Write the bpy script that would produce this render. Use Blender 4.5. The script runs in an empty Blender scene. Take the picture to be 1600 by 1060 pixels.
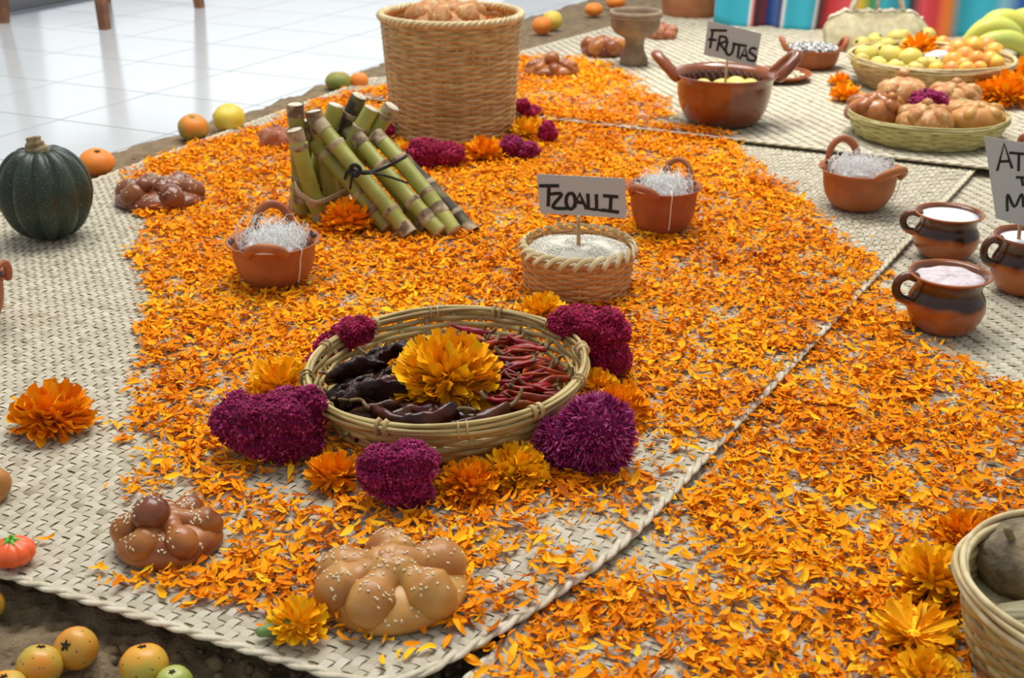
import bpy, math, random
import numpy as np
from mathutils import Vector, Matrix, Euler, noise
from mathutils.bvhtree import BVHTree

random.seed(7); RNG = np.random.default_rng(7)
scene = bpy.context.scene
COL = scene.collection
PI = math.pi

# ------------------------------------------------------------------ camera
FPX, PITCH, CAMH = 1900.0, math.radians(23.5), 0.72
cam_data = bpy.data.cameras.new('camera'); cam = bpy.data.objects.new('camera', cam_data); COL.objects.link(cam)
cam.location = (0, 0, CAMH); cam.rotation_euler = (PI/2 - PITCH, 0, 0)
cam_data.sensor_width = 23.6; cam_data.lens = FPX/1600*23.6; cam_data.clip_start = 0.02
cam_data.dof.use_dof = True; cam_data.dof.focus_distance = 1.5; cam_data.dof.aperture_fstop = 5.6
scene.camera = cam

# ------------------------------------------------------------------ light
world = bpy.data.worlds.new('hall'); scene.world = world; world.use_nodes = True
bg = world.node_tree.nodes['Background']; bg.inputs[0].default_value = (0.93, 0.96, 1.0, 1); bg.inputs[1].default_value = 0.36
def area(name, loc, target, sx, sy, power, col=(1, 1, 1)):
    l = bpy.data.lights.new(name, 'AREA'); l.shape = 'RECTANGLE'; l.size = sx; l.size_y = sy; l.energy = power; l.color = col
    o = bpy.data.objects.new(name, l); COL.objects.link(o); o.location = loc
    o.rotation_euler = (Vector(target) - Vector(loc)).to_track_quat('-Z', 'Y').to_euler(); return o
area('skylight', (0.0, 3.4, 4.0), (0.0, 2.1, 0), 3.4, 2.4, 165, (1.0, 0.985, 0.95))
area('hall_window', (-1.6, 8.5, 1.6), (-0.6, 2.5, 0.2), 3.2, 2.6, 14, (0.93, 0.97, 1.0))
area('hall_window', (1.6, 8.5, 1.9), (0.4, 3.0, 0.2), 2.6, 2.6, 16, (1.0, 0.97, 0.92))
sp = bpy.data.lights.new('sun_patch_spot', 'SPOT'); sp.energy = 330; sp.spot_size = math.radians(34); sp.spot_blend = 0.9; sp.shadow_soft_size = 0.25; sp.color = (1, 0.97, 0.9)  # added unseen spot, stands in for the sun patch on the back
spo = bpy.data.objects.new('sun_patch_spot', sp); COL.objects.link(spo); spo.location = (1.4, 4.6, 3.6)
spo.rotation_euler = (Vector((1.0, 3.55, 0)) - spo.location).to_track_quat('-Z', 'Y').to_euler()
scene.view_settings.view_transform = 'Standard'; scene.view_settings.look = 'None'
scene.view_settings.exposure = 0.48; scene.view_settings.gamma = 1.0; scene.view_settings.use_curve_mapping = False

# ------------------------------------------------------------------ pixel <-> world (calibration of where things stand)
cP, sP = math.cos(PITCH), math.sin(PITCH)
def ray(x, y):
    u = (x-800)/FPX; v = (530-y)/FPX
    return (u, cP + v*sP, -sP + v*cP)
def G(x, y, z=0.0):
    d = ray(x, y); t = (z-CAMH)/d[2]; return Vector((d[0]*t, d[1]*t, z))
def MPP(x, y, z=0.0):
    d = ray(x, y); return (z-CAMH)/d[2]/FPX
def P3(x, y, Y):
    d = ray(x, y); t = Y/d[1]; return Vector((d[0]*t, Y, CAMH + d[2]*t))
def proj(X, Y, Z):
    dep = Y*cP - (Z-CAMH)*sP; return 800 + FPX*X/dep, 530 - FPX*(Y*sP + (Z-CAMH)*cP)/dep

# ------------------------------------------------------------------ materials
MATS = {}
def M(name, base, rough=.6, c2=None, scale=20, detail=3, lo=.4, hi=.6, bump=0, bscale=150, ramp=None, attr='rnd', spec=.4, coat=0, sss=0, sheen=0, objrand=None, bdist=.002):
    m = bpy.data.materials.new(name); m.use_nodes = True; nt = m.node_tree; N = nt.nodes; L = nt.links
    b = N['Principled BSDF']; b.inputs['Roughness'].default_value = rough; b.inputs['Specular IOR Level'].default_value = spec
    if coat: b.inputs['Coat Weight'].default_value = coat; b.inputs['Coat Roughness'].default_value = .12
    if sss: b.inputs['Subsurface Weight'].default_value = sss; b.inputs['Subsurface Radius'].default_value = (.01, .005, .002)
    if sheen: b.inputs['Sheen Weight'].default_value = sheen
    c4 = lambda c: (c[0], c[1], c[2], 1)
    b.inputs['Base Color'].default_value = c4(base)
    tc = N.new('ShaderNodeTexCoord')
    sock = None
    def mkramp(fac, cols, lo=0, hi=1):
        r = N.new('ShaderNodeValToRGB'); el = r.color_ramp.elements
        el[0].position = lo; el[0].color = c4(cols[0]); el[1].position = hi; el[1].color = c4(cols[-1])
        for i, c in enumerate(cols[1:-1]):
            e = el.new(lo + (hi-lo)*(i+1)/(len(cols)-1)); e.color = c4(c)
        L.new(fac, r.inputs[0]); return r.outputs[0]
    if ramp:
        if attr == 'objrand': a = N.new('ShaderNodeObjectInfo').outputs['Random']
        else:
            an = N.new('ShaderNodeAttribute'); an.attribute_name = attr; a = an.outputs['Fac']
        sock = mkramp(a, ramp)
    if c2:
        nz = N.new('ShaderNodeTexNoise'); nz.inputs['Scale'].default_value = scale; nz.inputs['Detail'].default_value = detail
        oi = N.new('ShaderNodeObjectInfo'); ad = N.new('ShaderNodeVectorMath'); ad.operation = 'MULTIPLY_ADD'
        L.new(oi.outputs['Random'], ad.inputs[0]); ad.inputs[1].default_value = (7, 13, 5); L.new(tc.outputs['Object'], ad.inputs[2]); L.new(ad.outputs[0], nz.inputs['Vector'])
        if sock is None: sock = mkramp(nz.outputs[0], [base, c2], lo, hi)
        else:
            f = mkramp(nz.outputs[0], [(0, 0, 0), (1, 1, 1)], lo, hi)
            mx = N.new('ShaderNodeMix'); mx.data_type = 'RGBA'; L.new(f, mx.inputs[0]); L.new(sock, mx.inputs[6]); mx.inputs[7].default_value = c4(c2); sock = mx.outputs[2]
    if objrand:
        oi2 = N.new('ShaderNodeObjectInfo'); hs = N.new('ShaderNodeHueSaturation')
        mr = N.new('ShaderNodeMapRange'); L.new(oi2.outputs['Random'], mr.inputs[0]); mr.inputs[3].default_value = 1-objrand; mr.inputs[4].default_value = 1+objrand
        L.new(mr.outputs[0], hs.inputs['Value'])
        mr2 = N.new('ShaderNodeMapRange'); L.new(oi2.outputs['Random'], mr2.inputs[0]); mr2.inputs[3].default_value = .5-objrand*.08; mr2.inputs[4].default_value = .5+objrand*.08
        L.new(mr2.outputs[0], hs.inputs['Hue'])
        if sock: L.new(sock, hs.inputs['Color'])
        else: hs.inputs['Color'].default_value = c4(base)
        sock = hs.outputs[0]
    if sock: L.new(sock, b.inputs['Base Color'])
    if bump:
        nb = N.new('ShaderNodeTexNoise'); nb.inputs['Scale'].default_value = bscale; nb.inputs['Detail'].default_value = 4
        L.new(tc.outputs['Object'], nb.inputs['Vector'])
        bp = N.new('ShaderNodeBump'); bp.inputs['Strength'].default_value = bump; bp.inputs['Distance'].default_value = bdist
        L.new(nb.outputs[0], bp.inputs['Height']); L.new(bp.outputs[0], b.inputs['Normal'])
    MATS[name] = m; return m

M('tile', (.60, .63, .645), .13, c2=(.57, .60, .615), scale=1.2, spec=.5)
M('grout', (.22, .23, .23), .9)
M('soil', (.27, .20, .12), .95, c2=(.19, .14, .085), scale=35, bump=.9, bscale=220, bdist=.004, spec=.1)
M('palm', (.6, .53, .38), .62, ramp=[(.28, .24, .15), (.45, .395, .28), (.54, .49, .365), (.61, .56, .445)], bump=.25, bscale=400, spec=.3)
M('palm_edge', (.56, .49, .34), .65, c2=(.68, .61, .46), scale=60, bump=.4, bscale=300)
M('palm_base', (.30, .25, .15), .9)
PET = [(.36, .08, .003), (.70, .165, .002), (.88, .265, .003), (.95, .345, .004), (.98, .42, .006), (1.0, .56, .012)]
M('petal', (.9, .3, .01), .7, ramp=PET, sss=.0, spec=.08)
M('petal_big', (.95, .4, .01), .55, ramp=[(.95, .32, .004), (.98, .44, .006), (1.0, .58, .015)], attr='objrand', spec=.1)
M('petal_yellow', (1, .5, .01), .65, ramp=[(.92, .38, .004), (1.0, .52, .008), (1.0, .64, .014)], spec=.1)
M('petal_yellow_obj', (1, .5, .01), .55, ramp=[(.94, .40, .004), (1.0, .52, .008), (1.0, .64, .014)], attr='objrand', spec=.1)
M('petal_orange', (1, .4, .01), .55, ramp=[(.86, .25, .003), (.95, .36, .004), (1.0, .46, .008)], spec=.1)
M('petal_orange_obj', (1, .4, .01), .55, ramp=[(.88, .26, .003), (.95, .34, .004), (1.0, .43, .008)], attr='objrand', spec=.1)
M('calyx', (.10, .20, .04), .5, c2=(.2, .33, .1), scale=80)
M('stamen', (.30, .22, .03), .8)
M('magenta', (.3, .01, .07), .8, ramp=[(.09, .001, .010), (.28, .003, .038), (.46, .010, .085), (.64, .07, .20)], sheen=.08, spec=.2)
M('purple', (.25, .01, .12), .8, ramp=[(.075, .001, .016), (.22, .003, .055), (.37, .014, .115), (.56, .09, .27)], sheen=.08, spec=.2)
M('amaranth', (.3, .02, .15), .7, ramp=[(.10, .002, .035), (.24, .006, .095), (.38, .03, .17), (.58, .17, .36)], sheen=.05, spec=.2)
M('clay', (.42, .135, .045), .55, c2=(.34, .10, .035), scale=25, bump=.12, bscale=200, objrand=.08, spec=.35)
M('clay_pale', (.50, .20, .09), .7, c2=(.42, .15, .06), scale=18, bump=.15)
M('clay_grey', (.30, .22, .14), .85, c2=(.22, .155, .10), scale=22, bump=.3, bscale=180)
M('clay_glazed', (.30, .085, .022), .22, c2=(.16, .04, .012), scale=9, coat=.5)
M('paint_dark', (.018, .012, .01), .4, c2=(.05, .025, .018), scale=60)
M('white_thread', (.86, .86, .83), .8)
M('white_fill', (.84, .84, .83), .8, bump=.6, bscale=160)
M('atole_white', (.86, .86, .86), .35)
M('atole_pink', (.60, .50, .52), .75, c2=(.70, .62, .62), scale=90, bump=.8, bscale=120)
M('seed_white', (.80, .77, .68), .8, ramp=[(.62, .58, .47), (.82, .79, .71), (.90, .88, .82)])
M('seed_base', (.66, .62, .52), .9, bump=.6, bscale=500)
M('bean', (.1, .1, .1), .35, ramp=[(.02, .02, .025), (.03, .03, .035), (.75, .74, .70), (.82, .8, .76)])
M('oat', (.7, .62, .42), .7, ramp=[(.55, .45, .25), (.75, .68, .48), (.85, .8, .62)])
M('card', (.50, .52, .51), .75)  # white card, its backlit shade put into the base colour
M('ink', (.012, .011, .010), .5)
M('stick', (.50, .30, .13), .6, c2=(.42, .23, .09), scale=40)
M('wicker', (.56, .40, .18), .45, c2=(.41, .26, .10), scale=22, objrand=.12, spec=.4)
M('wicker_pale', (.54, .42, .18), .48, c2=(.38, .27, .10), scale=16, objrand=.14, spec=.4)
M('wicker_orange', (.62, .34, .13), .42, c2=(.52, .26, .09), scale=20, objrand=.08, spec=.4)
M('wicker_rim', (.70, .58, .34), .5, c2=(.55, .42, .2), scale=40)
M('reed_green', (.52, .47, .20), .5, c2=(.40, .33, .12), scale=22, objrand=.12)
M('crust', (.45, .165, .030), .36, c2=(.22, .055, .012), scale=26, detail=2, lo=.35, hi=.65, bump=.15, bscale=120, coat=.15, objrand=.08)
M('crust_pale', (.58, .30, .075), .42, c2=(.42, .165, .035), scale=18, detail=2, lo=.35, hi=.65, bump=.15, bscale=120, coat=.1, objrand=.06)
M('crust_dark', (.15, .035, .012), .30, c2=(.24, .07, .02), scale=26, detail=2, bump=.12, bscale=120, coat=.25, objrand=.08)
M('crust_red', (.33, .075, .03), .5, c2=(.45, .2, .1), scale=60, detail=4, bump=.4, bscale=250)
M('crust_sugar', (.46, .19, .050), .55, c2=(.72, .50, .24), scale=60, detail=6, lo=.48, hi=.72, bump=.5, bscale=300)
M('crumb', (.72, .50, .22), .7, c2=(.62, .38, .13), scale=40, bump=.4, bscale=180)
M('sesame', (.78, .66, .42), .5)
M('chili_red', (.36, .030, .010), .26, c2=(.19, .014, .008), scale=60, bump=.5, bscale=110, objrand=.3, spec=.22)
M('chili_dark', (.030, .009, .006), .20, c2=(.085, .018, .008), scale=30, bump=.4, bscale=80, objrand=.2, spec=.32)
M('chili_black', (.016, .009, .009), .33, c2=(.04, .014, .010), scale=40, bump=1, bscale=95, bdist=.004, spec=.25)
M('chili_stem', (.24, .16, .07), .7, c2=(.16, .10, .04), scale=60)
M('cane', (.41, .39, .085), .42, c2=(.23, .24, .04), scale=14, lo=.3, hi=.7, objrand=.12)
M('cane_node', (.44, .34, .20), .7, c2=(.14, .085, .045), scale=40, lo=.45, hi=.62, bump=.4)
M('cane_dark', (.05, .035, .022), .7, c2=(.2, .17, .06), scale=26, lo=.45, hi=.65)
M('cane_cut', (.72, .66, .52), .8, c2=(.55, .45, .3), scale=120)
M('cord_black', (.015, .015, .016), .7, bump=.5, bscale=600)
M('twine', (.50, .40, .24), .9, bump=.5, bscale=600)
M('tejocote', (.80, .30, .025), .42, c2=(.50, .42, .06), scale=24, lo=.42, hi=.7, objrand=.1, coat=.15)
M('lime', (.34, .38, .06), .42, c2=(.42, .46, .1), scale=24, coat=.15)
M('mandarin', (.78, .26, .03), .5, c2=(.28, .26, .04), scale=14, lo=.42, hi=.62, bump=.2, bscale=300)
M('mandarin_green', (.20, .24, .045), .5, c2=(.42, .30, .05), scale=14, bump=.2, bscale=300)
M('mandarin_orange', (.85, .27, .03), .5, c2=(.75, .21, .025), scale=14, bump=.2, bscale=300)
M('yellow_fruit', (.72, .52, .04), .45, c2=(.80, .60, .10), scale=20)
M('guava', (.70, .58, .14), .5, c2=(.60, .50, .10), scale=22, objrand=.12)
M('plum', (.78, .26, .06), .4, c2=(.76, .48, .06), scale=22, objrand=.1)
M('dark_spot', (.035, .022, .012), .9)
M('pumpkin', (.018, .030, .019), .40, c2=(.04, .06, .04), scale=9, lo=.4, hi=.7, bump=.15, bscale=90)
M('pumpkin_stem', (.34, .27, .15), .85, c2=(.22, .16, .08), scale=50, bump=.4)
M('toy_orange', (.90, .13, .025), .35, coat=.2)
M('toy_green', (.14, .50, .05), .4)
M('banana', (.60, .58, .10), .45, c2=(.48, .55, .12), scale=9, objrand=.06)
M('banana_tip', (.10, .07, .03), .8)
M('wood', (.26, .11, .042), .45, c2=(.17, .065, .025), scale=14, coat=.2)
M('rug', (.10, .10, .105), .95, c2=(.17, .17, .175), scale=300, detail=1)
M('rug_edge', (.42, .46, .52), .8)
M('crystal', (.78, .78, .76), .25, c2=(.68, .64, .58), scale=60)
M('tuber', (.30, .23, .13), .85, c2=(.15, .115, .07), scale=40, bump=.9, bscale=110, bdist=.004)
M('husk', (.24, .20, .10), .6, c2=(.34, .30, .17), scale=30, bump=.5)
# pumpkin pale specks
def add_specks(m, col, scale, thr):
    nt = m.node_tree; b = nt.nodes['Principled BSDF']; old = b.inputs['Base Color'].links[0].from_socket
    tc = nt.nodes.new('ShaderNodeTexCoord'); v = nt.nodes.new('ShaderNodeTexVoronoi'); v.inputs['Scale'].default_value = scale
    nt.links.new(tc.outputs['Object'], v.inputs['Vector'])
    r = nt.nodes.new('ShaderNodeValToRGB'); r.color_ramp.elements[0].position = thr; r.color_ramp.elements[0].color = (1, 1, 1, 1)
    r.color_ramp.elements[1].position = thr+.08; r.color_ramp.elements[1].color = (0, 0, 0, 1); nt.links.new(v.outputs['Distance'], r.inputs[0])
    mx = nt.nodes.new('ShaderNodeMix'); mx.data_type = 'RGBA'; nt.links.new(r.outputs[0], mx.inputs[0]); nt.links.new(old, mx.inputs[6]); mx.inputs[7].default_value = (*col, 1)
    nt.links.new(mx.outputs[2], b.inputs['Base Color'])
add_specks(MATS['pumpkin'], (.15, .17, .07), 210, .15)
add_specks(MATS['tejocote'], (.12, .06, .02), 140, .10)
# mug glaze: dark band above a wavy line, bare clay below
def mug_material():
    m = M('mug', (.42, .115, .022), .24, c2=(.32, .08, .016), scale=20, coat=.35)
    nt = m.node_tree; b = nt.nodes['Principled BSDF']; old = b.inputs['Base Color'].links[0].from_socket
    tc = nt.nodes.new('ShaderNodeTexCoord'); sx = nt.nodes.new('ShaderNodeSeparateXYZ'); nt.links.new(tc.outputs['Object'], sx.inputs[0])
    nz = nt.nodes.new('ShaderNodeTexNoise'); nz.inputs['Scale'].default_value = 22; nt.links.new(tc.outputs['Object'], nz.inputs['Vector'])
    ma = nt.nodes.new('ShaderNodeMath'); ma.operation = 'MULTIPLY_ADD'; nt.links.new(nz.outputs[0], ma.inputs[0]); ma.inputs[1].default_value = .022; nt.links.new(sx.outputs[2], ma.inputs[2])
    r = nt.nodes.new('ShaderNodeValToRGB'); e = r.color_ramp.elements
    e[0].position = .058; e[0].color = (0, 0, 0, 1); e[1].position = .0595; e[1].color = (1, 1, 1, 1)
    for p, c in ((.086, .85), (.104, .55)): q = e.new(p); q.color = (c, c, c, 1)
    nt.links.new(ma.outputs[0], r.inputs[0])
    mx = nt.nodes.new('ShaderNodeMix'); mx.data_type = 'RGBA'; nt.links.new(r.outputs[0], mx.inputs[0]); nt.links.new(old, mx.inputs[6]); mx.inputs[7].default_value = (.022, .010, .006, 1)
    nt.links.new(mx.outputs[2], b.inputs['Base Color'])
mug_material()
def serape_material():
    m = bpy.data.materials.new('serape'); m.use_nodes = True; nt = m.node_tree; b = nt.nodes['Principled BSDF']; b.inputs['Roughness'].default_value = .85; b.inputs['Sheen Weight'].default_value = .2
    uv = nt.nodes.new('ShaderNodeAttribute'); uv.attribute_name = 'rnd'
    r = nt.nodes.new('ShaderNodeValToRGB'); el = r.color_ramp.elements; r.color_ramp.interpolation = 'LINEAR'
    T = (.035, .42, .55); W = (.8, .78, .74); R = (.55, .03, .03); K = (.012, .008, .012); NV = (.008, .02, .13); B = (.02, .10, .35); PK = (.75, .07, .10); OR = (.8, .22, .02); YE = (.75, .5, .04); GN = (.05, .25, .06)
    seq = [(0, T), (.085, T), (.09, W), (.10, R), (.105, K), (.13, (.2, .01, .02)), (.135, NV), (.165, B), (.185, NV), (.195, W), (.205, T), (.285, T), (.29, W), (.298, K), (.32, R), (.37, PK), (.39, YE), (.415, GN), (.45, T), (.50, T), (.52, K), (.56, PK), (.60, R), (.64, OR), (.67, T), (.745, T), (.765, (.25, .5, .62)), (.80, B), (.86, NV), (.875, W), (.885, R), (.90, T)]
    el[0].position = 0; el[0].color = (*T, 1); el[1].position = 1; el[1].color = (*NV, 1)
    for p, c in seq[1:31]:
        e = el.new(p); e.color = (*c, 1)
    nt.links.new(uv.outputs['Fac'], r.inputs[0])
    # fine weave lines
    ma = nt.nodes.new('ShaderNodeMath'); ma.operation = 'MULTIPLY'; nt.links.new(uv.outputs['Fac'], ma.inputs[0]); ma.inputs[1].default_value = 900
    s = nt.nodes.new('ShaderNodeMath'); s.operation = 'SINE'; nt.links.new(ma.outputs[0], s.inputs[0])
    bp = nt.nodes.new('ShaderNodeBump'); bp.inputs['Strength'].default_value = .4; bp.inputs['Distance'].default_value = .002; nt.links.new(s.outputs[0], bp.inputs['Height'])
    nt.links.new(bp.outputs[0], b.inputs['Normal']); nt.links.new(r.outputs[0], b.inputs['Base Color']); MATS['serape'] = m
serape_material()

# ------------------------------------------------------------------ object helpers
def thing(name, label, cat, loc=(0, 0, 0), rot=(0, 0, 0), group=None):
    o = bpy.data.objects.new(name, None); o.empty_display_size = .02; COL.objects.link(o)
    o.location = loc; o.rotation_euler = rot; tag(o, label, cat, group); return o
def tag(o, label, cat, group=None, kind=None):
    if label: o['label'] = label
    if cat: o['category'] = cat
    if group: o['group'] = group
    if kind: o['kind'] = kind
    return o
def mesh_np(name, V, Fs, rnd=None, smooth=True):
    """V (n,3); Fs (m,k) numpy or list of faces"""
    me = bpy.data.meshes.new(name)
    V = np.asarray(V, dtype=np.float32)
    if isinstance(Fs, np.ndarray):
        m, k = Fs.shape
        me.vertices.add(len(V)); me.vertices.foreach_set('co', V.ravel())
        me.loops.add(m*k); me.loops.foreach_set('vertex_index', Fs.astype(np.int32).ravel())
        me.polygons.add(m); me.polygons.foreach_set('loop_start', np.arange(0, m*k, k, dtype=np.int32))
        me.update(calc_edges=True)
    else:
        me.from_pydata([tuple(map(float, v)) for v in V], [], Fs)
    if smooth: me.polygons.foreach_set('use_smooth', np.ones(len(me.polygons), dtype=bool))
    if rnd is not None:
        a = me.attributes.new('rnd', 'FLOAT', 'POINT'); a.data.foreach_set('value', np.asarray(rnd, dtype=np.float32))
    me.update(); return me
def ob(name, me, mat, parent=None, loc=None, rot=None, kind=None):
    if mat and not me.materials: me.materials.append(MATS[mat])
    o = bpy.data.objects.new(name, me); COL.objects.link(o)
    if parent: o.parent = parent
    if loc is not None: o.location = loc
    if rot is not None: o.rotation_euler = rot
    if kind: o['kind'] = kind
    return o
class MB:
    def __init__(s): s.v = []; s.f = []; s.r = []
    def add(s, vs, fs, r=0.5):
        n = len(s.v); s.v += [tuple(v) for v in vs]; s.f += [tuple(i+n for i in f) for f in fs]; s.r += [r]*len(vs); return s
    def build(s, name, mat, parent=None, smooth=True, rnd=False, **k):
        return ob(name, mesh_np(name, s.v, s.f, s.r if rnd else None, smooth), mat, parent, **k)
def dup(root, loc=None, rot=None, scale=None, label=None, group=None):
    r = root.copy(); COL.objects.link(r)
    if loc is not None: r.location = loc
    if rot is not None: r.rotation_euler = rot
    if scale is not None: r.scale = (scale,)*3 if not hasattr(scale, '__len__') else scale
    if label: r['label'] = label
    if group: r['group'] = group
    for ch in list(root.children):
        c = ch.copy(); COL.objects.link(c); c.parent = r
        for g in list(ch.children):
            d = g.copy(); COL.objects.link(d); d.parent = c
    return r
def lathe(prof, n=40, sx=1, sy=1, fn=None):
    vs = []; fs = []
    for (r, z) in prof:
        for k in range(n):
            a = 2*PI*k/n; rr = r; zz = z
            if fn: rr, zz = fn(r, z, a)
            vs.append((rr*math.cos(a)*sx, rr*math.sin(a)*sy, zz))
    for i in range(len(prof)-1):
        for k in range(n):
            a = i*n+k; b = i*n+(k+1) % n; fs.append((a, b, b+n, a+n))
    return vs, fs
def spline(pts, k=6, closed=False):
    pts = [Vector(p) for p in pts]; out = []; n = len(pts)
    if n < 3: return [pts[0].lerp(pts[1], i/k) for i in range(k+1)]
    rng = n if closed else n-1
    for i in range(rng):
        g = lambda j: pts[j % n] if closed else pts[min(max(j, 0), n-1)]
        p0, p1, p2, p3 = g(i-1), g(i), g(i+1), g(i+2)
        for q in range(k):
            t = q/k; out.append(.5*((2*p1) + (p2-p0)*t + (2*p0-5*p1+4*p2-p3)*t*t + (3*p1-p0-3*p2+p3)*t**3))
    if not closed: out.append(pts[-1])
    return out
def tube(path, rad, n=8, closed=False, flat=(1, 1), up=None, caps=True, twist=0):
    """swept tube; flat = radius factors along (side, normal)"""
    P = [Vector(p) for p in path]; m = len(P); vs = []; fs = []
    if not hasattr(rad, '__len__'): rad = [rad]*m
    nrm = Vector(up) if up is not None else None
    for i in range(m):
        t = (P[(i+1) % m] - P[i-1]) if closed else (P[min(i+1, m-1)] - P[max(i-1, 0)])
        if t.length < 1e-9: t = Vector((0, 0, 1))
        t.normalize()
        if nrm is None: nrm = t.orthogonal()
        ref = Vector(up) if up is not None else nrm
        w = ref - t*ref.dot(t)
        if w.length < 1e-6: w = t.orthogonal()
        w.normalize(); s = t.cross(w); nrm = w
        for k in range(n):
            a = 2*PI*k/n + twist*i; vs.append(P[i] + s*(math.cos(a)*rad[i]*flat[0]) + w*(math.sin(a)*rad[i]*flat[1]))
    for i in range(m if closed else m-1):
        j = (i+1) % m
        for k in range(n): fs.append((i*n+k, i*n+(k+1) % n, j*n+(k+1) % n, j*n+k))
    if caps and not closed:
        fs.append(tuple(range(n))[::-1]); fs.append(tuple((m-1)*n+k for k in range(n)))
    return vs, fs
def sausage(path, rad, n=12, **k):
    P = [Vector(p) for p in path]
    if not hasattr(rad, '__len__'): rad = [rad]*len(P)
    t0 = (P[0]-P[1]).normalized(); t1 = (P[-1]-P[-2]).normalized(); r0, r1 = rad[0], rad[-1]
    pre = [(P[0]+t0*r0*f, r0*g) for f, g in ((.98, .15), (.85, .52), (.5, .86))]
    post = [(P[-1]+t1*r1*f, r1*g) for f, g in ((.5, .86), (.85, .52), (.98, .15))]
    P2 = [p for p, _ in pre] + P + [p for p, _ in post]; R2 = [r for _, r in pre] + list(rad) + [r for _, r in post]
    return tube(P2, R2, n, **k)
def ball(rx, ry, rz, c=(0, 0, 0), nu=20, nv=12, fn=None):
    prof = []; 
    vs = []; fs = []
    for i in range(nv+1):
        ph = PI*i/nv - PI/2
        for k in range(nu):
            a = 2*PI*k/nu; d = Vector((math.cos(ph)*math.cos(a), math.cos(ph)*math.sin(a), math.sin(ph)))
            s = fn(d) if fn else 1
            vs.append((c[0]+d.x*rx*s, c[1]+d.y*ry*s, c[2]+d.z*rz*s))
    for i in range(nv):
        for k in range(nu):
            a = i*nu+k; b = i*nu+(k+1) % nu; fs.append((a, b, b+nu, a+nu))
    return vs, fs
def box(x0, x1, y0, y1, z0, z1):
    v = [(x, y, z) for z in (z0, z1) for y in (y0, y1) for x in (x0, x1)]
    return v, [(0, 2, 3, 1), (4, 5, 7, 6), (0, 1, 5, 4), (2, 6, 7, 3), (0, 4, 6, 2), (1, 3, 7, 5)]
def inst(tv, tf, Rm, T, sc=None):
    """numpy instancing of template: tv (n,3), tf (m,k), Rm (N,3,3), T (N,3), sc (N,) or (N,3)"""
    tv = np.asarray(tv, float); tf = np.asarray(tf); N = len(T)
    tvv = np.broadcast_to(tv, (N,)+tv.shape)
    if sc is not None:
        sc = np.asarray(sc, float); sc = sc[:, None, None] if sc.ndim == 1 else sc[:, None, :]
        tvv = tvv*sc
    V = np.einsum('nij,nkj->nki', Rm, tvv) + np.asarray(T)[:, None, :]
    Fx = tf[None] + (np.arange(N)*len(tv))[:, None, None]
    return V.reshape(-1, 3), Fx.reshape(-1, tf.shape[1])
def rot_from(nrm, ang):
    """rotation matrices with local z = nrm, spun by ang"""
    n = np.asarray(nrm, float); n /= np.linalg.norm(n, axis=1, keepdims=True)+1e-9
    a = np.where(np.abs(n[:, 2:3]) < .9, np.array([[0, 0, 1.]]), np.array([[1., 0, 0]]))
    x = np.cross(a, n); x /= np.linalg.norm(x, axis=1, keepdims=True)+1e-9; y = np.cross(n, x)
    c = np.cos(ang)[:, None]; s = np.sin(ang)[:, None]
    return np.stack([x*c+y*s, -x*s+y*c, n], axis=2)
_vn = np.random.default_rng(3).random((64, 64))
def vnoise(x, y, sc, seed=0):
    x = np.asarray(x)*sc+seed*7.3; y = np.asarray(y)*sc+seed*3.1
    xi = np.floor(x).astype(int); yi = np.floor(y).astype(int); fx = x-xi; fy = y-yi; fx = fx*fx*(3-2*fx); fy = fy*fy*(3-2*fy)
    g = lambda a, b: _vn[a % 64, b % 64]
    return (g(xi, yi)*(1-fx)+g(xi+1, yi)*fx)*(1-fy) + (g(xi, yi+1)*(1-fx)+g(xi+1, yi+1)*fx)*fy
def inpoly(x, y, poly):
    x = np.asarray(x, float); y = np.asarray(y, float); c = np.zeros(x.shape, bool); n = len(poly)
    for i in range(n):
        x1, y1 = poly[i][:2]; x2, y2 = poly[(i+1) % n][:2]
        if y1 == y2: continue
        c ^= ((y1 > y) != (y2 > y)) & (x < (x2-x1)*(y-y1)/(y2-y1)+x1)
    return c

# ------------------------------------------------------------------ the setting: tiles, soil
ZT, ZB, ZC = -.034, -.012, .012
fl = MB(); v, f = box(-4.5, 4.5, 1.5, 9, ZT-.03, ZT-.0012); floor = fl.add(v, f).build('floor', 'grout', smooth=False); floor['kind'] = 'structure'
tile_o = G(93, 187, ZT); TA = math.radians(-25.5); TS = .365
e1 = Vector((math.cos(TA), math.sin(TA), 0)); e2 = Vector((-math.sin(TA), math.cos(TA), 0))
h = TS/2 - .0024; bv = .0005
tv = [(sx*(h-b), sy*(h-b), z) for z, b in ((-.012, 0), (-bv, 0), (0, bv)) for sx, sy in ((-1, -1), (1, -1), (1, 1), (-1, 1))]
tf = [(8, 9, 10, 11)] + [(i*4+k, i*4+(k+1) % 4, (i+1)*4+(k+1) % 4, (i+1)*4+k) for i in range(2) for k in range(4)]
tile_me = mesh_np('tile', tv, tf, smooth=False)
for i in range(-10, 14):
    for j in range(-8, 16):
        c = tile_o + e1*TS*(i+.5) + e2*TS*(j+.5)
        if not (-3.6 < c.x < 2.2 and 1.2 < c.y < 7.5) or c.x > .3 + .55*(c.y-2.4): continue
        x, y = proj(c.x, c.y, ZT)
        if c.x > -.6+.72*(c.y-2.4)+.35: continue
        ob('tile', tile_me, 'tile', floor, loc=(c.x, c.y, ZT), rot=(0, 0, TA))
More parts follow.
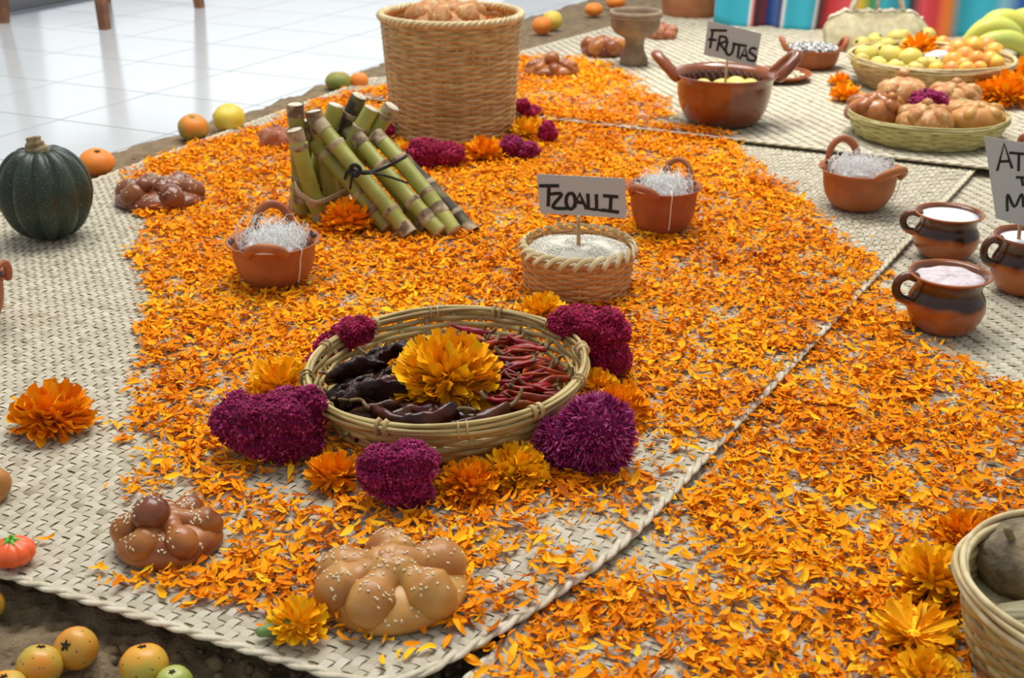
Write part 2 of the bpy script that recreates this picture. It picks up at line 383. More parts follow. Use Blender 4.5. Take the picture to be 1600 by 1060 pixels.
# soil bed: everything right/in front of the tile edge
E0, E1_ = G(180, 247, ZT), G(860, 22, ZT)
ed = (E1_-E0).normalized(); en = Vector((ed.y, -ed.x, 0))     # points into the soil
xs = np.concatenate([np.linspace(-1.9, -.75, 60, endpoint=False), np.linspace(-.75, .05, 180, endpoint=False), np.linspace(.05, 3.0, 130)]); ys = np.concatenate([np.linspace(.45, 1.1, 140, endpoint=False), np.linspace(1.1, 6.4, 260)]); nx, ny = len(xs), len(ys); X, Y = np.meshgrid(xs, ys)
D = (X-E0.x)*en.x + (Y-E0.y)*en.y + (vnoise(X, Y, 14, 1)-.5)*.045 + (vnoise(X, Y, 45, 2)-.5)*.02
front = np.clip((1.25-Y)/.3, 0, 1)
Z = -.0225 - .022*front + (vnoise(X, Y, 11, 3)-.5)*.012*(.4+front) + (vnoise(X, Y, 40, 4)-.5)*.008*(.4+front) + (vnoise(X, Y, 90, 5)-.5)*.006*(1+front)
Z = np.minimum(Z, -.0205)
Z = Z + .010*np.clip((.16-D)/.06, 0, 1)
Z = np.where(D < .03, ZT-.02 + (Z-ZT+.02)*np.clip((D+.012)/.042, 0, 1)**.6, Z); Z = np.where(D < -.012, ZT-.022, Z)
idx = np.arange(nx*ny).reshape(ny, nx); keep = (D > -.03)
fq = np.stack([idx[:-1, :-1], idx[:-1, 1:], idx[1:, 1:], idx[1:, :-1]], -1); kq = keep[:-1, :-1] & keep[1:, 1:]
so = ob('ground_soil', mesh_np('ground_soil', np.stack([X, Y, Z], -1).reshape(-1, 3), fq[kq].reshape(-1, 4)), 'soil'); so['kind'] = 'structure'
# crumbs of earth lying in front of the mat
cn = 750; cx = RNG.uniform(-.62, -.05, cn); cy = RNG.uniform(.70, .98, cn)
bvs, bfs = ball(1, .85, .7, nu=6, nv=4)
Vc, Fc = inst(bvs, np.array(bfs), rot_from(RNG.normal(size=(cn, 3))+[0, 0, 1.5], RNG.uniform(0, 6.3, cn)), np.stack([cx, cy, np.full(cn, -.0425)], 1), RNG.gamma(2, .0017, cn)+.001)
tag(ob('soil_crumbs', mesh_np('soil_crumbs', Vc, Fc), 'soil'), 'loose brown crumbs of earth scattered in front of the woven mat', 'soil', kind='stuff')

# ------------------------------------------------------------------ woven palm mats
def mat_weave(name, label, O, ud, vd, lu, lv, z, s=.0088, rc=.05, cull=None, seed=1, warp=None):
    """O = corner, ud / vd = edge directions, lu / lv = lengths"""
    rg = np.random.default_rng(seed)
    root = thing(name, label, 'mat', (O.x, O.y, z))
    ud = np.array(ud[:2]); vd = np.array(vd[:2]); nu_, nv_ = int(lu/s), int(lv/s)
    I, J = np.meshgrid(np.arange(nu_), np.arange(nv_), indexing='ij')
    if warp is None: warp = lambda a, b: a
    def keepmask(a, b):
        k = np.ones(a.shape, bool)
        for ca, cb in ((0, 0), (lu, 0), (lu, lv), (0, lv)):
            da = rc-np.abs(a-ca); db = rc-np.abs(b-cb); k &= ~((da > 0) & (db > 0) & (da*da+db*db > rc*rc))
        a = warp(a, b); X = O.x+ud[0]*a+vd[0]*b; Y = O.y+ud[1]*a+vd[1]*b
        px, py = proj(X, Y, z); k &= (px > -160) & (px < 1760) & (py > -60) & (py < 1180)
        if cull is not None: k &= ~cull(X, Y)
        return k
    t = np.linspace(-1, 1, 5); w = np.array([-1, 0, 1.])
    tv = []
    for a in t:
        for b in w: tv.append((a*1.22, b*.55, (.0020*(1-a*a*1.25) - .0006*abs(b))/s))
    tf = [(i*3+k, i*3+k+1, (i+1)*3+k+1, (i+1)*3+k) for i in range(4) for k in range(2)]
    vsets = []; fsets = []; rs = []; off = 0
    for typ in (0, 1):
        sel = ((I+J) % 4) == (0 if typ == 0 else 2)
        i = I[sel]; j = J[sel]
        a = (i+.5)*s if typ == 0 else (i+1.0)*s; b = (j+1.0)*s if typ == 0 else (j+.5)*s
        k = keepmask(a, b); a = a[k]; b = b[k]; a = warp(a, b); ii = (i if typ == 0 else j)[k]
        T = np.stack([ud[0]*a+vd[0]*b, ud[1]*a+vd[1]*b, rg.normal(0, .0003, len(a))-.0022], 1)
        d = vd if typ == 0 else ud
        ang = math.atan2(d[1], d[0]) + rg.normal(0, .035, len(a)); c, sn = np.cos(ang), np.sin(ang); ze = np.zeros_like(c)
        Rm = np.stack([np.stack([c, -sn, ze], 1), np.stack([sn, c, ze], 1), np.stack([ze, ze, ze+1], 1)], 1)
        Vv, Ff = inst(tv, tf, Rm, T, s*np.stack([rg.uniform(.95, 1.05, len(a)), rg.uniform(.9, 1.06, len(a)), np.ones(len(a))], 1))
        strip = rg.normal(.5, .2, max(nu_, nv_)+2)
        rr = np.clip(strip[ii]*.55 + rg.normal(.28, .13, len(a)) + (.04 if typ == 0 else -.06), 0, 1)
        vsets.append(Vv); fsets.append(Ff+off); off += len(Vv); rs.append(np.repeat(rr, len(tv)))
    o = ob('weave', mesh_np('weave', np.concatenate(vsets), np.concatenate(fsets), np.concatenate(rs)), 'palm', root, kind='stuff')
    # backing sheet and edge
    corner = []
    for (ca, cb, s0) in ((0, 0, PI), (lu, 0, 1.5*PI), (lu, lv, 0), (0, lv, .5*PI)):
        cc = (abs(ca-rc) if ca == 0 else ca-rc, abs(cb-rc) if cb == 0 else cb-rc)
        for q in range(7):
            an = s0 + q/6*PI/2; corner.append((cc[0]+rc*math.cos(an), cc[1]+rc*math.sin(an)))
    cdense = []
    for i_ in range(len(corner)):
        p_, q_ = corner[i_], corner[(i_+1) % len(corner)]; m_ = max(1, int(math.hypot(q_[0]-p_[0], q_[1]-p_[1])/.04))
        cdense += [(p_[0]+(q_[0]-p_[0])*t_/m_, p_[1]+(q_[1]-p_[1])*t_/m_) for t_ in range(m_)]
    corner = [(float(warp(np.float64(a), np.float64(b))), b) for a, b in cdense]
    loop = [Vector((ud[0]*a+vd[0]*b, ud[1]*a+vd[1]*b, 0)) for a, b in corner]
    n = len(loop); mb = MB()
    mb.add([(p.x, p.y, -.0022) for p in loop] + [(p.x, p.y, -.0075) for p in loop], [tuple(range(n)), tuple(range(2*n-1, n-1, -1))] + [(i, i+n, (i+1) % n+n, (i+1) % n) for i in range(n)])
    mb.build('backing', 'palm_base', root, smooth=False)
    dense = []
    for i in range(n):
        p, q = loop[i], loop[(i+1) % n]; m = max(1, int((q-p).length/.008))
        dense += [p.lerp(q, t_/m) for t_ in range(m)]
    eb = MB(); N = len(dense)
    for st in range(2):
        path = []
        for i, p in enumerate(dense):
            t_ = (dense[(i+1) % N]-dense[i-1]).normalized(); sd = t_.cross(Vector((0, 0, 1))); ph = i*.95+st*PI
            path.append(p + sd*.0030*math.cos(ph) + Vector((0, 0, -.0026+.0014*math.sin(ph))))
        vis = []
        v, f = tube(path, 1, 6, closed=True, up=(0, 0, 1), flat=(.0040, .0024)); eb.add(v, f)
    eb.build('edge_braid', 'palm_edge', root)
    return root
def line_x(p, d, q, e):
    """intersection of p+t d and q+s e (2D)"""
    den = d.x*e.y-d.y*e.x; t = ((q.x-p.x)*e.y-(q.y-p.y)*e.x)/den; return p+d*t
a0, a1 = G(0, 893), G(420, 1022); b0, b1 = G(1000, 820), G(1520, 265); c0, c1 = G(180, 268), G(590, 118)
uA = (a0-a1).normalized(); vA = (b1-b0).normalized()
OA = line_x(a0, uA, b0, vA)
lvA = (b1-OA).length+.02
lq = line_x(c0, (c1-c0), OA, uA); luA = (lq-OA).length
def uv_A(p):
    d = p-OA; den = uA.x*vA.y-uA.y*vA.x; return (d.x*vA.y-d.y*vA.x)/den, (uA.x*d.y-uA.y*d.x)/den
(e0a, e0b), (e1a, e1b) = uv_A(c0), uv_A(c1)
slopeA = (e1a-e0a)/(e1b-e0b); luA = e0a-slopeA*e0b     # left edge runs slightly askew to the right one
# front edge of the mat at the back
d0, d1 = G(835, 181, ZC), G(1600, 266, ZC); uC = (d1-d0).normalized(); g0, g1 = G(807, 82, ZC), G(960, 40, ZC); vC = (g1-g0).normalized()
OC = line_x(d0, uC, g0, vC)
def under_C(X, Y, m=.05):
    nx_, ny_ = -uC.y, uC.x; return ((X-OC.x)*nx_+(Y-OC.y)*ny_ > m) & ((X-OC.x)*uC.x+(Y-OC.y)*uC.y > m)
nA = Vector((vA.y, -vA.x, 0))
def edge_A(X, Y):
    b = (X-OA.x)*vA.x + (Y-OA.y)*vA.y; return (X-b0.x)*nA.x+(Y-b0.y)*nA.y + .075*(np.maximum(0, .36-b)/.36)**1.7*.98
def under_A(X, Y, m=.05): return edge_A(X, Y) < -m
mat_weave('palm_mat', 'large woven palm mat under the chilli basket, sugar cane and pumpkin', OA, uA, vA, luA, lvA+.35, 0, seed=1, rc=.05, warp=lambda a, b: a + .075*(np.maximum(0, .36-b)/.36)**1.7 + slopeA*b*(a/luA))
uB = Vector((vA.y, -vA.x, 0)); 
OB = OA + vA*(.03) - uB*.03 - vA*.20
mat_weave('palm_mat', 'petal-strewn woven palm mat under the clay mugs on the right', OB, uB, vA, 1.75, lvA+.62, ZB, cull=under_A, seed=2)
mat_weave('palm_mat', 'woven palm mat at the back under the bread and fruit baskets', OC, uC, vC, 1.9, 1.75, ZC, seed=3, s=.0092)

# ------------------------------------------------------------------ marigold petals carpet
PETAL_POLY = [(188, 272), (300, 228), (420, 196), (520, 150), (600, 138), (700, 150), (830, 172), (1000, 196), (1150, 218), (1190, 262), (1240, 300), (1300, 360), (1365, 408), (1395, 455), (1440, 520), (1490, 548), (1600, 598), (1680, 640), (1680, 1130), (760, 1130), (720, 1040), (600, 1030), (500, 985), (430, 990), (330, 930), (205, 912), (190, 895), (330, 890), (360, 840), (290, 790), (195, 770), (240, 715), (205, 700), (235, 640), (222, 560), (240, 480), (222, 400), (216, 330)]
PATCH_C = [(800, 96), (905, 96), (950, 108), (985, 130), (1035, 165), (1060, 190), (1000, 194), (860, 181), (800, 175)]
def height_at(X, Y):
    z = np.full(X.shape, ZB); z = np.where(under_A(X, Y, 0.0), 0.0, z); z = np.where(under_C(X, Y, 0.0), ZC, z); return z
def petal_template(L=1, wid=.3, curl=.25, cup=.12, rag=0):
    tv = []; prof = [(0, .25), (.35, .85), (.7, 1.0), (1, .35)]
    for x, w in prof:
        for b in (-1, 0, 1): tv.append(((x-.5)*L, b*w*wid*.5, curl*(x-.5)**2*4*.25 + cup*abs(b)*w - curl*.1 + rag*b*(x-.5)))
    tf = [(i*3+k, i*3+k+1, (i+1)*3+k+1, (i+1)*3+k) for i in range(3) for k in range(2)]
    return np.array(tv), np.array(tf)
def scatter(N, poly, rg, dens=True):
    px = np.array([p[0] for p in poly]); py = np.array([p[1] for p in poly])
    cs = [G(a, b) for a, b in poly]; x0, x1 = min(c.x for c in cs)-.03, max(c.x for c in cs)+.03; y0, y1 = min(c.y for c in cs)-.03, max(c.y for c in cs)+.03
    outx = []; outy = []; got = 0
    while got < N:
        X = rg.uniform(x0, x1, N*2); Y = rg.uniform(y0, y1, N*2)
        Xj = X + (vnoise(X, Y, 28, 6)-.5)*.05 + rg.normal(0, .009, len(X)); Yj = Y + (vnoise(X, Y, 28, 9)-.5)*.05 + rg.normal(0, .009, len(X))
        ux, uy = proj(Xj, Yj, 0*X); k = inpoly(ux, uy, poly)
        if dens:
            d = .30 + 1.25*np.clip(vnoise(X, Y, 17, 11)*.55+vnoise(X, Y, 45, 12)*.45-.22, 0, 1)
            qx, qy = proj(X, Y, 0*X)
            # thin spots: bare mat before the flower ring, along the mat edge, and the front margin
            thin = lambda cx, cy, rx, ry: np.exp(-(((qx-cx)/rx)**2+((qy-cy)/ry)**2))
            d *= 1-.93*np.clip(thin(450, 765, 85, 34)+thin(905, 835, 120, 45)+thin(690, 1010, 130, 45)+thin(1060, 720, 70, 40)+thin(800, 900, 70, 40)+thin(1040, 860, 60, 40)+thin(1000, 640, 40, 30)*.6+thin(400, 690, 60, 60)*.5, 0, 1)
            ae = np.abs(edge_A(X, Y)); d *= np.where((ae < .016) & (qy > 690), .35, 1)
            k &= rg.random(len(X)) < d
        outx.append(X[k]); outy.append(Y[k]); got += k.sum()
    return np.concatenate(outx)[:N], np.concatenate(outy)[:N]
def carpet(name, label, N, poly, seed):
    rg = np.random.default_rng(seed); X, Y = scatter(N, poly, rg); Z0 = height_at(X, Y)
    Vs = []; Fs = []; Rs = []; off = 0
    temps = [petal_template(1, .36, .5, .05), petal_template(1, .30, -.4, .06, .1), petal_template(1, .22, .9, .03, -.15), petal_template(1, .48, .3, .09), petal_template(1, .16, .6, .02, .2)]
    which = rg.choice(5, N, p=[.28, .24, .2, .08, .2])
    for q, (tv, tf) in enumerate(temps):
        k = which == q; n = k.sum()
        nr = rg.normal(0, .26, (n, 3)); nr[:, 2] = 1; Rm = rot_from(nr, rg.uniform(0, 6.3, n))
        T = np.stack([X[k], Y[k], Z0[k]+.0022+rg.gamma(1.6, .0022, n)], 1)
        sc = rg.uniform(.010, .024, n)*(rg.random(n)*.3+.8)
        Vv, Ff = inst(tv, tf, Rm, T, sc); Vs.append(Vv); Fs.append(Ff+off); off += len(Vv)
        base = np.clip(vnoise(X[k], Y[k], 9, 20)*.35+.24 + rg.normal(.12, .20, n), 0, 1); Rs.append(np.repeat(base, len(tv)))
    o = ob(name, mesh_np(name, np.concatenate(Vs), np.concatenate(Fs), np.concatenate(Rs)), 'petal'); tag(o, label, 'petals', kind='stuff')
carpet('petal_carpet', 'thick carpet of orange marigold petals strewn over the front mats', 66000, PETAL_POLY, 21)
carpet('petal_carpet', 'patch of orange petals on the back mat beside the tall basket', 5200, PATCH_C, 22)
# larger loose petals, one by one
big_me = []
for q, (wd, cu, cp, rg_) in enumerate(((.42, .5, .05, 0), (.34, -.5, .07, .1), (.5, .35, .1, -.1), (.3, .9, .05, .15))):
    tv = []; prof = [(0, .2), (.2, .55), (.45, .9), (.7, 1.0), (.88, .8), (1, .3)]
    for x, w in prof:
        for b in (-1, -.5, 0, .5, 1): tv.append(((x-.5), b*w*wd*.5, cu*(x-.5)**2 + cp*abs(b)*w - .05 + rg_*b*(x-.5)))
    tfq = [(i*5+k, i*5+k+1, (i+1)*5+k+1, (i+1)*5+k) for i in range(5) for k in range(4)]
    big_me.append(mesh_np('marigold_petal', tv, tfq)); big_me[-1].materials.append(MATS['petal_big'])
rgb = np.random.default_rng(31); BX, BY = scatter(1400, PETAL_POLY, rgb)
qx, qy = proj(BX, BY, 0*BX); ordr = [i for i in np.argsort(-qy) if -10 < qx[i] < 1610 and qy[i] < 1065]
pick = ordr[:170] + [int(i) for i in rgb.choice(ordr[170:], 120, replace=False)]
strays = [(190, 668), (150, 660), (160, 893), (180, 665), (70, 848), (150, 893), (665, 1018), (700, 1005), (640, 1025), (165, 668)]
for i in pick:
    z = float(height_at(BX[i:i+1], BY[i:i+1])[0])
    o = ob('marigold_petal', big_me[rgb.integers(4)], None, loc=(BX[i], BY[i], z+.009), rot=(rgb.normal(0, .25), rgb.normal(0, .25), rgb.uniform(0, 6.3)))
    s_ = rgb.uniform(.017, .026); o.scale = (s_, s_, s_)
    tag(o, 'single loose petal lying on top of the orange petal carpet', 'petal', 'large loose petals on the petal carpet')
for x, y in strays:
    p = G(x, y); o = ob('marigold_petal', big_me[rgb.integers(4)], None, loc=(p.x, p.y, .005), rot=(0, 0, rgb.uniform(0, 6.3))); s_ = rgb.uniform(.016, .024); o.scale = (s_, s_, s_)
    tag(o, 'stray petal on bare woven palm beyond the edge of the petal carpet', 'petal', 'stray petals on the bare mat')

# ------------------------------------------------------------------ builders for the things on the mats
def basket(name, label, loc, prof, rows, stakes, tr, tz, mat, rim='twist', rim_mat=None, oval=(1, 1), rotz=0, tilt=(0, 0), group=None, stake_mat=None, seed=0, rimr=None, liner=None, lash=0):
    """prof(t) -> (r, z) for t 0..1 ; each woven row its own part"""
    rd = random.Random(seed)
    root = thing(name, label, 'basket', loc, (tilt[0], tilt[1], rotz), group); rim_mat = rim_mat or mat; stake_mat = stake_mat or mat
    ox, oy = oval
    pt = lambda r, a, z: Vector((r*math.cos(a)*ox, r*math.sin(a)*oy, z))
    r0, z0 = prof(0)
    v, f = lathe([(.0001, z0-.001), (r0*.5, z0-.001), (r0, z0-.001), (r0, z0+.004), (r0*.5, z0+.003), (.0001, z0+.003)], 40, ox, oy); MB().add(v, f).build('base', mat, root)
    ns = max(stakes*4, 64); amp = tr*.9
    for k in range(rows):
        t = (k+.5)/rows; r, z = prof(t); ph = rd.uniform(0, 6.3)
        path = [pt(r + amp*math.cos(stakes*a/2 + k*PI), a, z + tz*.22*math.sin(3*a+ph) + tz*.12*math.sin(7*a+2*ph)) for a in (2*PI*i/ns for i in range(ns))]
        v, f = tube(path, 1, 6, closed=True, flat=(tr, tz*rd.uniform(.9, 1.1)), up=(0, 0, 1)); MB().add(v, f).build('weaver', mat, root)
    for k in range(stakes):
        a = 2*PI*k/stakes; path = [pt(prof(t)[0], a, prof(t)[1]) for t in (0, .25, .5, .75, 1)]
        v, f = tube(path, 1, 6, flat=(tr*1.9, tr*.5), up=(math.cos(a), math.sin(a), 0)); MB().add(v, f).build('stake', stake_mat, root)
    r1, z1 = prof(1); N = 120
    if liner:
        pl = [prof(t) for t in np.linspace(0, 1, 8)]; v, f = lathe([(r-tr*.2, z) for r, z in pl], 48, ox, oy); MB().add(v, f).build('lining', liner, root)
    R = rimr or tr*2
    if rim == 'twist':
        for st in range(3):
            path = [pt(r1 + R*.55*math.cos(a*22+st*2*PI/3), a, z1 + R*.55*math.sin(a*22+st*2*PI/3)) for a in (2*PI*i/240 for i in range(240))]
            v, f = tube(path, R*.62, 6, closed=True, up=(0, 0, 1)); MB().add(v, f).build('rim_strand', rim_mat, root)
    elif rim == 'rods':
        for st, (dr, dz) in enumerate(((-R*.6, 0), (R*.55, -R*.2), (0, R*.65), (-R*.3, -R*1.1), (R*.6, -R*1.3))):
            ph = rd.uniform(0, 6); path = [pt(r1+dr+R*.22*math.sin(5*a+ph), a, z1+dz+R*.25*math.sin(4*a+ph*2)) for a in (2*PI*i/N for i in range(N))]
            v, f = tube(path, R*rd.uniform(.5, .62), 6, closed=True, up=(0, 0, 1)); MB().add(v, f).build('rim_rod', rim_mat, root)
        for k in range(lash):
            for d in (-.028, .028):
                a = 2*PI*(k+.3)/lash + d; lp = []
                for q in range(10):
                    b = 2*PI*q/10; lp.append(pt(r1+R*1.55*math.cos(b), a, z1-R*.5+R*1.9*math.sin(b)))
                v, f = tube(lp, 1, 6, closed=True, flat=(R*.28, R*.28) if k % 2 else (R*.2, R*.75)); MB().add(v, f).build('rim_lashing', 'wicker', root)
    elif rim == 'leaf':
        for st in range(26):
            a0_ = 2*PI*st/26; lp = []
            for q in range(7):
                t = q/6; a = a0_ + t*.36; lp.append(pt(r1 + R*(1.0-1.6*t), a, z1 - R*1.0 + R*2.1*math.sin(t*PI*.72)))
            v, f = tube(lp, 1, 6, flat=(R*.62, R*.16), up=(math.cos(a0_+.18), math.sin(a0_+.18), .8)); MB().add(v, f).build('rim_wrap', rim_mat, root)
    return root

def fnoise(p, s): return noise.noise(Vector(p)*s)
def bread(name, label, loc, w, d, hgt, bones, mat, rotz=0, knob=(0, 0), kr=.2, seeds=0, seed=0, bmat=None, kmat=None, tilt=(0, 0), boner=.17, group=None, spread=.74, crumb=None):
    rd = random.Random(seed); root = thing(name, label, 'bread', loc, (tilt[0], tilt[1], rotz), group); allv = []; allf = []
    bmat = bmat or mat; kmat = kmat or mat; R = 1.0; H = hgt
    def addpart(nm, v, f, m):
        v = [Vector(p) for p in v]
        v = [Vector((p.x, p.y, max(p.z, .0005+.002*abs(p.z)))) for p in v]
        n = len(allv); allv.extend(v); allf.extend([tuple(i+n for i in q) for q in f]); return MB().add(v, f).build(nm, m, root)
    dome = lambda u: max(0, 1-abs(u)**2.3)**.55
    prof = [(.001, 0), (.7, 0), (.90, .0), (.97, .08), (1.0, .22), (.985, .38), (.93, .55), (.83, .70), (.69, .83), (.5, .93), (.27, .985), (.001, 1.0)]
    v, f = lathe([(r, z) for r, z in prof], 36)
    v = [(x*w/2*(1+.05*fnoise((x, y, z+seed), 1.7)), y*d/2*(1+.05*fnoise((x+5, y, z+seed), 1.7)), z*H*.80*(1+.08*fnoise((x, y, seed), 2.2))) for x, y, z in v]
    body = addpart('dough_body', v, f, crumb or mat)
    for bi, ang in enumerate(bones):
        pts = []; rr = []
        for q in range(9):
            t = q/8; u = .10+(spread-.10)*t; z = dome(u*.93)*H*.80
            pts.append(Vector((math.cos(ang)*u*w/2, math.sin(ang)*u*d/2, z*.86)))
            k = .92 + .10*math.cos((t-.5)*2*PI)*-1 + .14*math.exp(-((t-.80)/.2)**2) - .10*math.exp(-((t-.45)/.12)**2)
            rr.append(boner*min(w, d)*.5*1.15*k*rd.uniform(.93, 1.07))
        sv, sf = sausage(spline(pts, 2), [rr[min(8, i//2)]*(.5)+.5*rr[min(8, (i+1)//2)] for i in range(17)], 14)
        sv = [p + Vector((1, 1, 1))*.03*boner*w*fnoise(p, 60) for p in sv]
        addpart('dough_bone', sv, sf, bmat)
    if kr:
        k0 = Vector((knob[0]*w/2, knob[1]*d/2, dome(max(abs(knob[0]), abs(knob[1])))*H*.80 + kr*w*.5*.55))
        sv, sf = ball(kr*w*.5, kr*w*.5, kr*w*.5*.92, k0, 20, 12, lambda q: 1+.05*fnoise(q, 2+seed)); addpart('dough_knob', sv, sf, kmat)
    if seeds:
        bvh = BVHTree.FromPolygons([tuple(p) for p in allv], allf); loc_ = []; nr = []
        while len(loc_) < seeds:
            a = rd.uniform(0, 2*PI); u = math.sqrt(rd.random())*1.05
            hit = bvh.ray_cast(Vector((math.cos(a)*u*w/2, math.sin(a)*u*d/2, H*3)), Vector((0, 0, -1)))
            if hit[0] is not None and hit[1].z < 0: hit = (hit[0], -hit[1])
            if hit[0] is None or hit[1].z < .25: 
                if rd.random() < .02: loc_.append((0, 0, .002)); nr.append((0, 0, 1))
                continue
            if fnoise(hit[0]+Vector((seed, 0, 0)), 45) < rd.uniform(-.35, .25): continue
            loc_.append(hit[0]+hit[1]*.0004); nr.append(hit[1])
        tv, tf_ = ball(.0022, .0012, .0007, nu=6, nv=4); 
        V, F_ = inst(tv, np.array(tf_), rot_from(np.array([tuple(q) for q in nr]), np.random.default_rng(seed).uniform(0, 6.3, len(nr))), np.array([tuple(q) for q in loc_]))
        ob('sesame_seeds', mesh_np('sesame_seeds', V, F_), 'sesame', root, kind='stuff')
    return root

def petal_grid(L, wd, curl, nL=4, ruffle=.0):
    tv = []; 
    for i in range(nL+1):
        t = i/nL; w = wd*(.25+.75*math.sin(min(1, t*1.15)*PI*.5)) * (1 if t < .9 else .72)
        for b in (-1, 0, 1): tv.append((b*w*.5, curl*t*t*L + .10*wd*abs(b) + ruffle*wd*((-1)**i)*b*t, t*L))
    tf = [(i*3+k, i*3+k+1, (i+1)*3+k+1, (i+1)*3+k) for i in range(nL) for k in range(2)]
    return np.array(tv), np.array(tf)
_pet_obj = {}
def marigold(name, label, loc, R, mat='petal_orange', flat=.75, n=200, rot=(0, 0, 0), seed=0, single=False, stem=None, phmax=1.8, group=None, wd=.25, open_=False):
    """head of petals on a dome, centre of the dome at local z = R*flat*0.55"""
    rg = np.random.default_rng(seed+100); root = thing(name, label, 'flower', loc, rot, group)
    zc = R*flat*.42
    i = np.arange(n); th = i*2.399963 + rg.normal(0, .15, n); ph = phmax*np.sqrt((i+.5)/n) + rg.normal(0, .07, n)
    L = R*(.78+.24*(ph/phmax))*rg.uniform(.86, 1.12, n)
    if open_: ph = .95+.65*(i/n) ; L = R*rg.uniform(.85, 1.1, n)
    d = np.stack([np.sin(ph)*np.cos(th), np.sin(ph)*np.sin(th), np.cos(ph)*flat], 1)
    d[:, 2] = np.maximum(d[:, 2], -.36*flat)
    Rm = rot_from(d, rg.uniform(0, 6.3, n)*0 + 0) 
    # keep petal faces turned to the crown with some jitter
    jit = rg.normal(0, .6, n); c, s = np.cos(jit), np.sin(jit); J = np.zeros((n, 3, 3)); J[:, 0, 0] = c; J[:, 0, 1] = -s; J[:, 1, 0] = s; J[:, 1, 1] = c; J[:, 2, 2] = 1; Rm = Rm @ J
    L = L*np.linalg.norm(d, axis=1)
    hr_ = .22 if open_ else .45; core = ball(R*hr_, R*hr_, R*hr_*.93*flat, (0, 0, zc), 12, 8); MB().add(*core).build('flower_heart', mat+'_obj' if mat+'_obj' in MATS else mat, root)
    T = np.array([0, 0, zc]) + d*R*.12
    if single:
        for k in range(n):
            key = (mat, k % 5)
            if key not in _pet_obj:
                tv, tf = petal_grid(1, wd*(.85+.12*(k % 5)), [.22, -.15, .35, .1, .28][k % 5], 5, .12); me = mesh_np('petal', tv, tf); me.materials.append(MATS[mat+'_obj']); _pet_obj[key] = me
            o = ob('petal', _pet_obj[key], None, root); o.matrix_local = Matrix.LocRotScale(Vector(T[k]), Matrix(Rm[k].tolist()).to_quaternion(), Vector((R*1.0, R*1.0, L[k]*1.0)))
    else:
        Vs = []; Fs = []; Rs = []; off = 0
        for q in range(4):
            tv, tf = petal_grid(1, wd*(.85+.15*q), [.22, -.15, .35, .1][q], 4, .14); k = np.arange(n) % 4 == q; m = k.sum()
            V, F_ = inst(tv, tf, Rm[k], T[k], np.stack([np.full(m, R), np.full(m, R), L[k]], 1)); Vs.append(V); Fs.append(F_+off); off += len(V); Rs.append(np.repeat(rg.random(m)*.8+.1, len(tv)))
        ob('petals', mesh_np('petals', np.concatenate(Vs), np.concatenate(Fs), np.concatenate(Rs)), mat, root, kind='stuff')
    if stem:
        p0 = Vector(stem); p1 = p0.normalized()*R*1.35
        v, f = sausage([p0.normalized()*R*.45+Vector((0, 0, zc)), p1+Vector((0, 0, zc*.7))], [R*.30, R*.2], 10); MB().add(v, f).build('calyx', 'calyx', root)
    return root

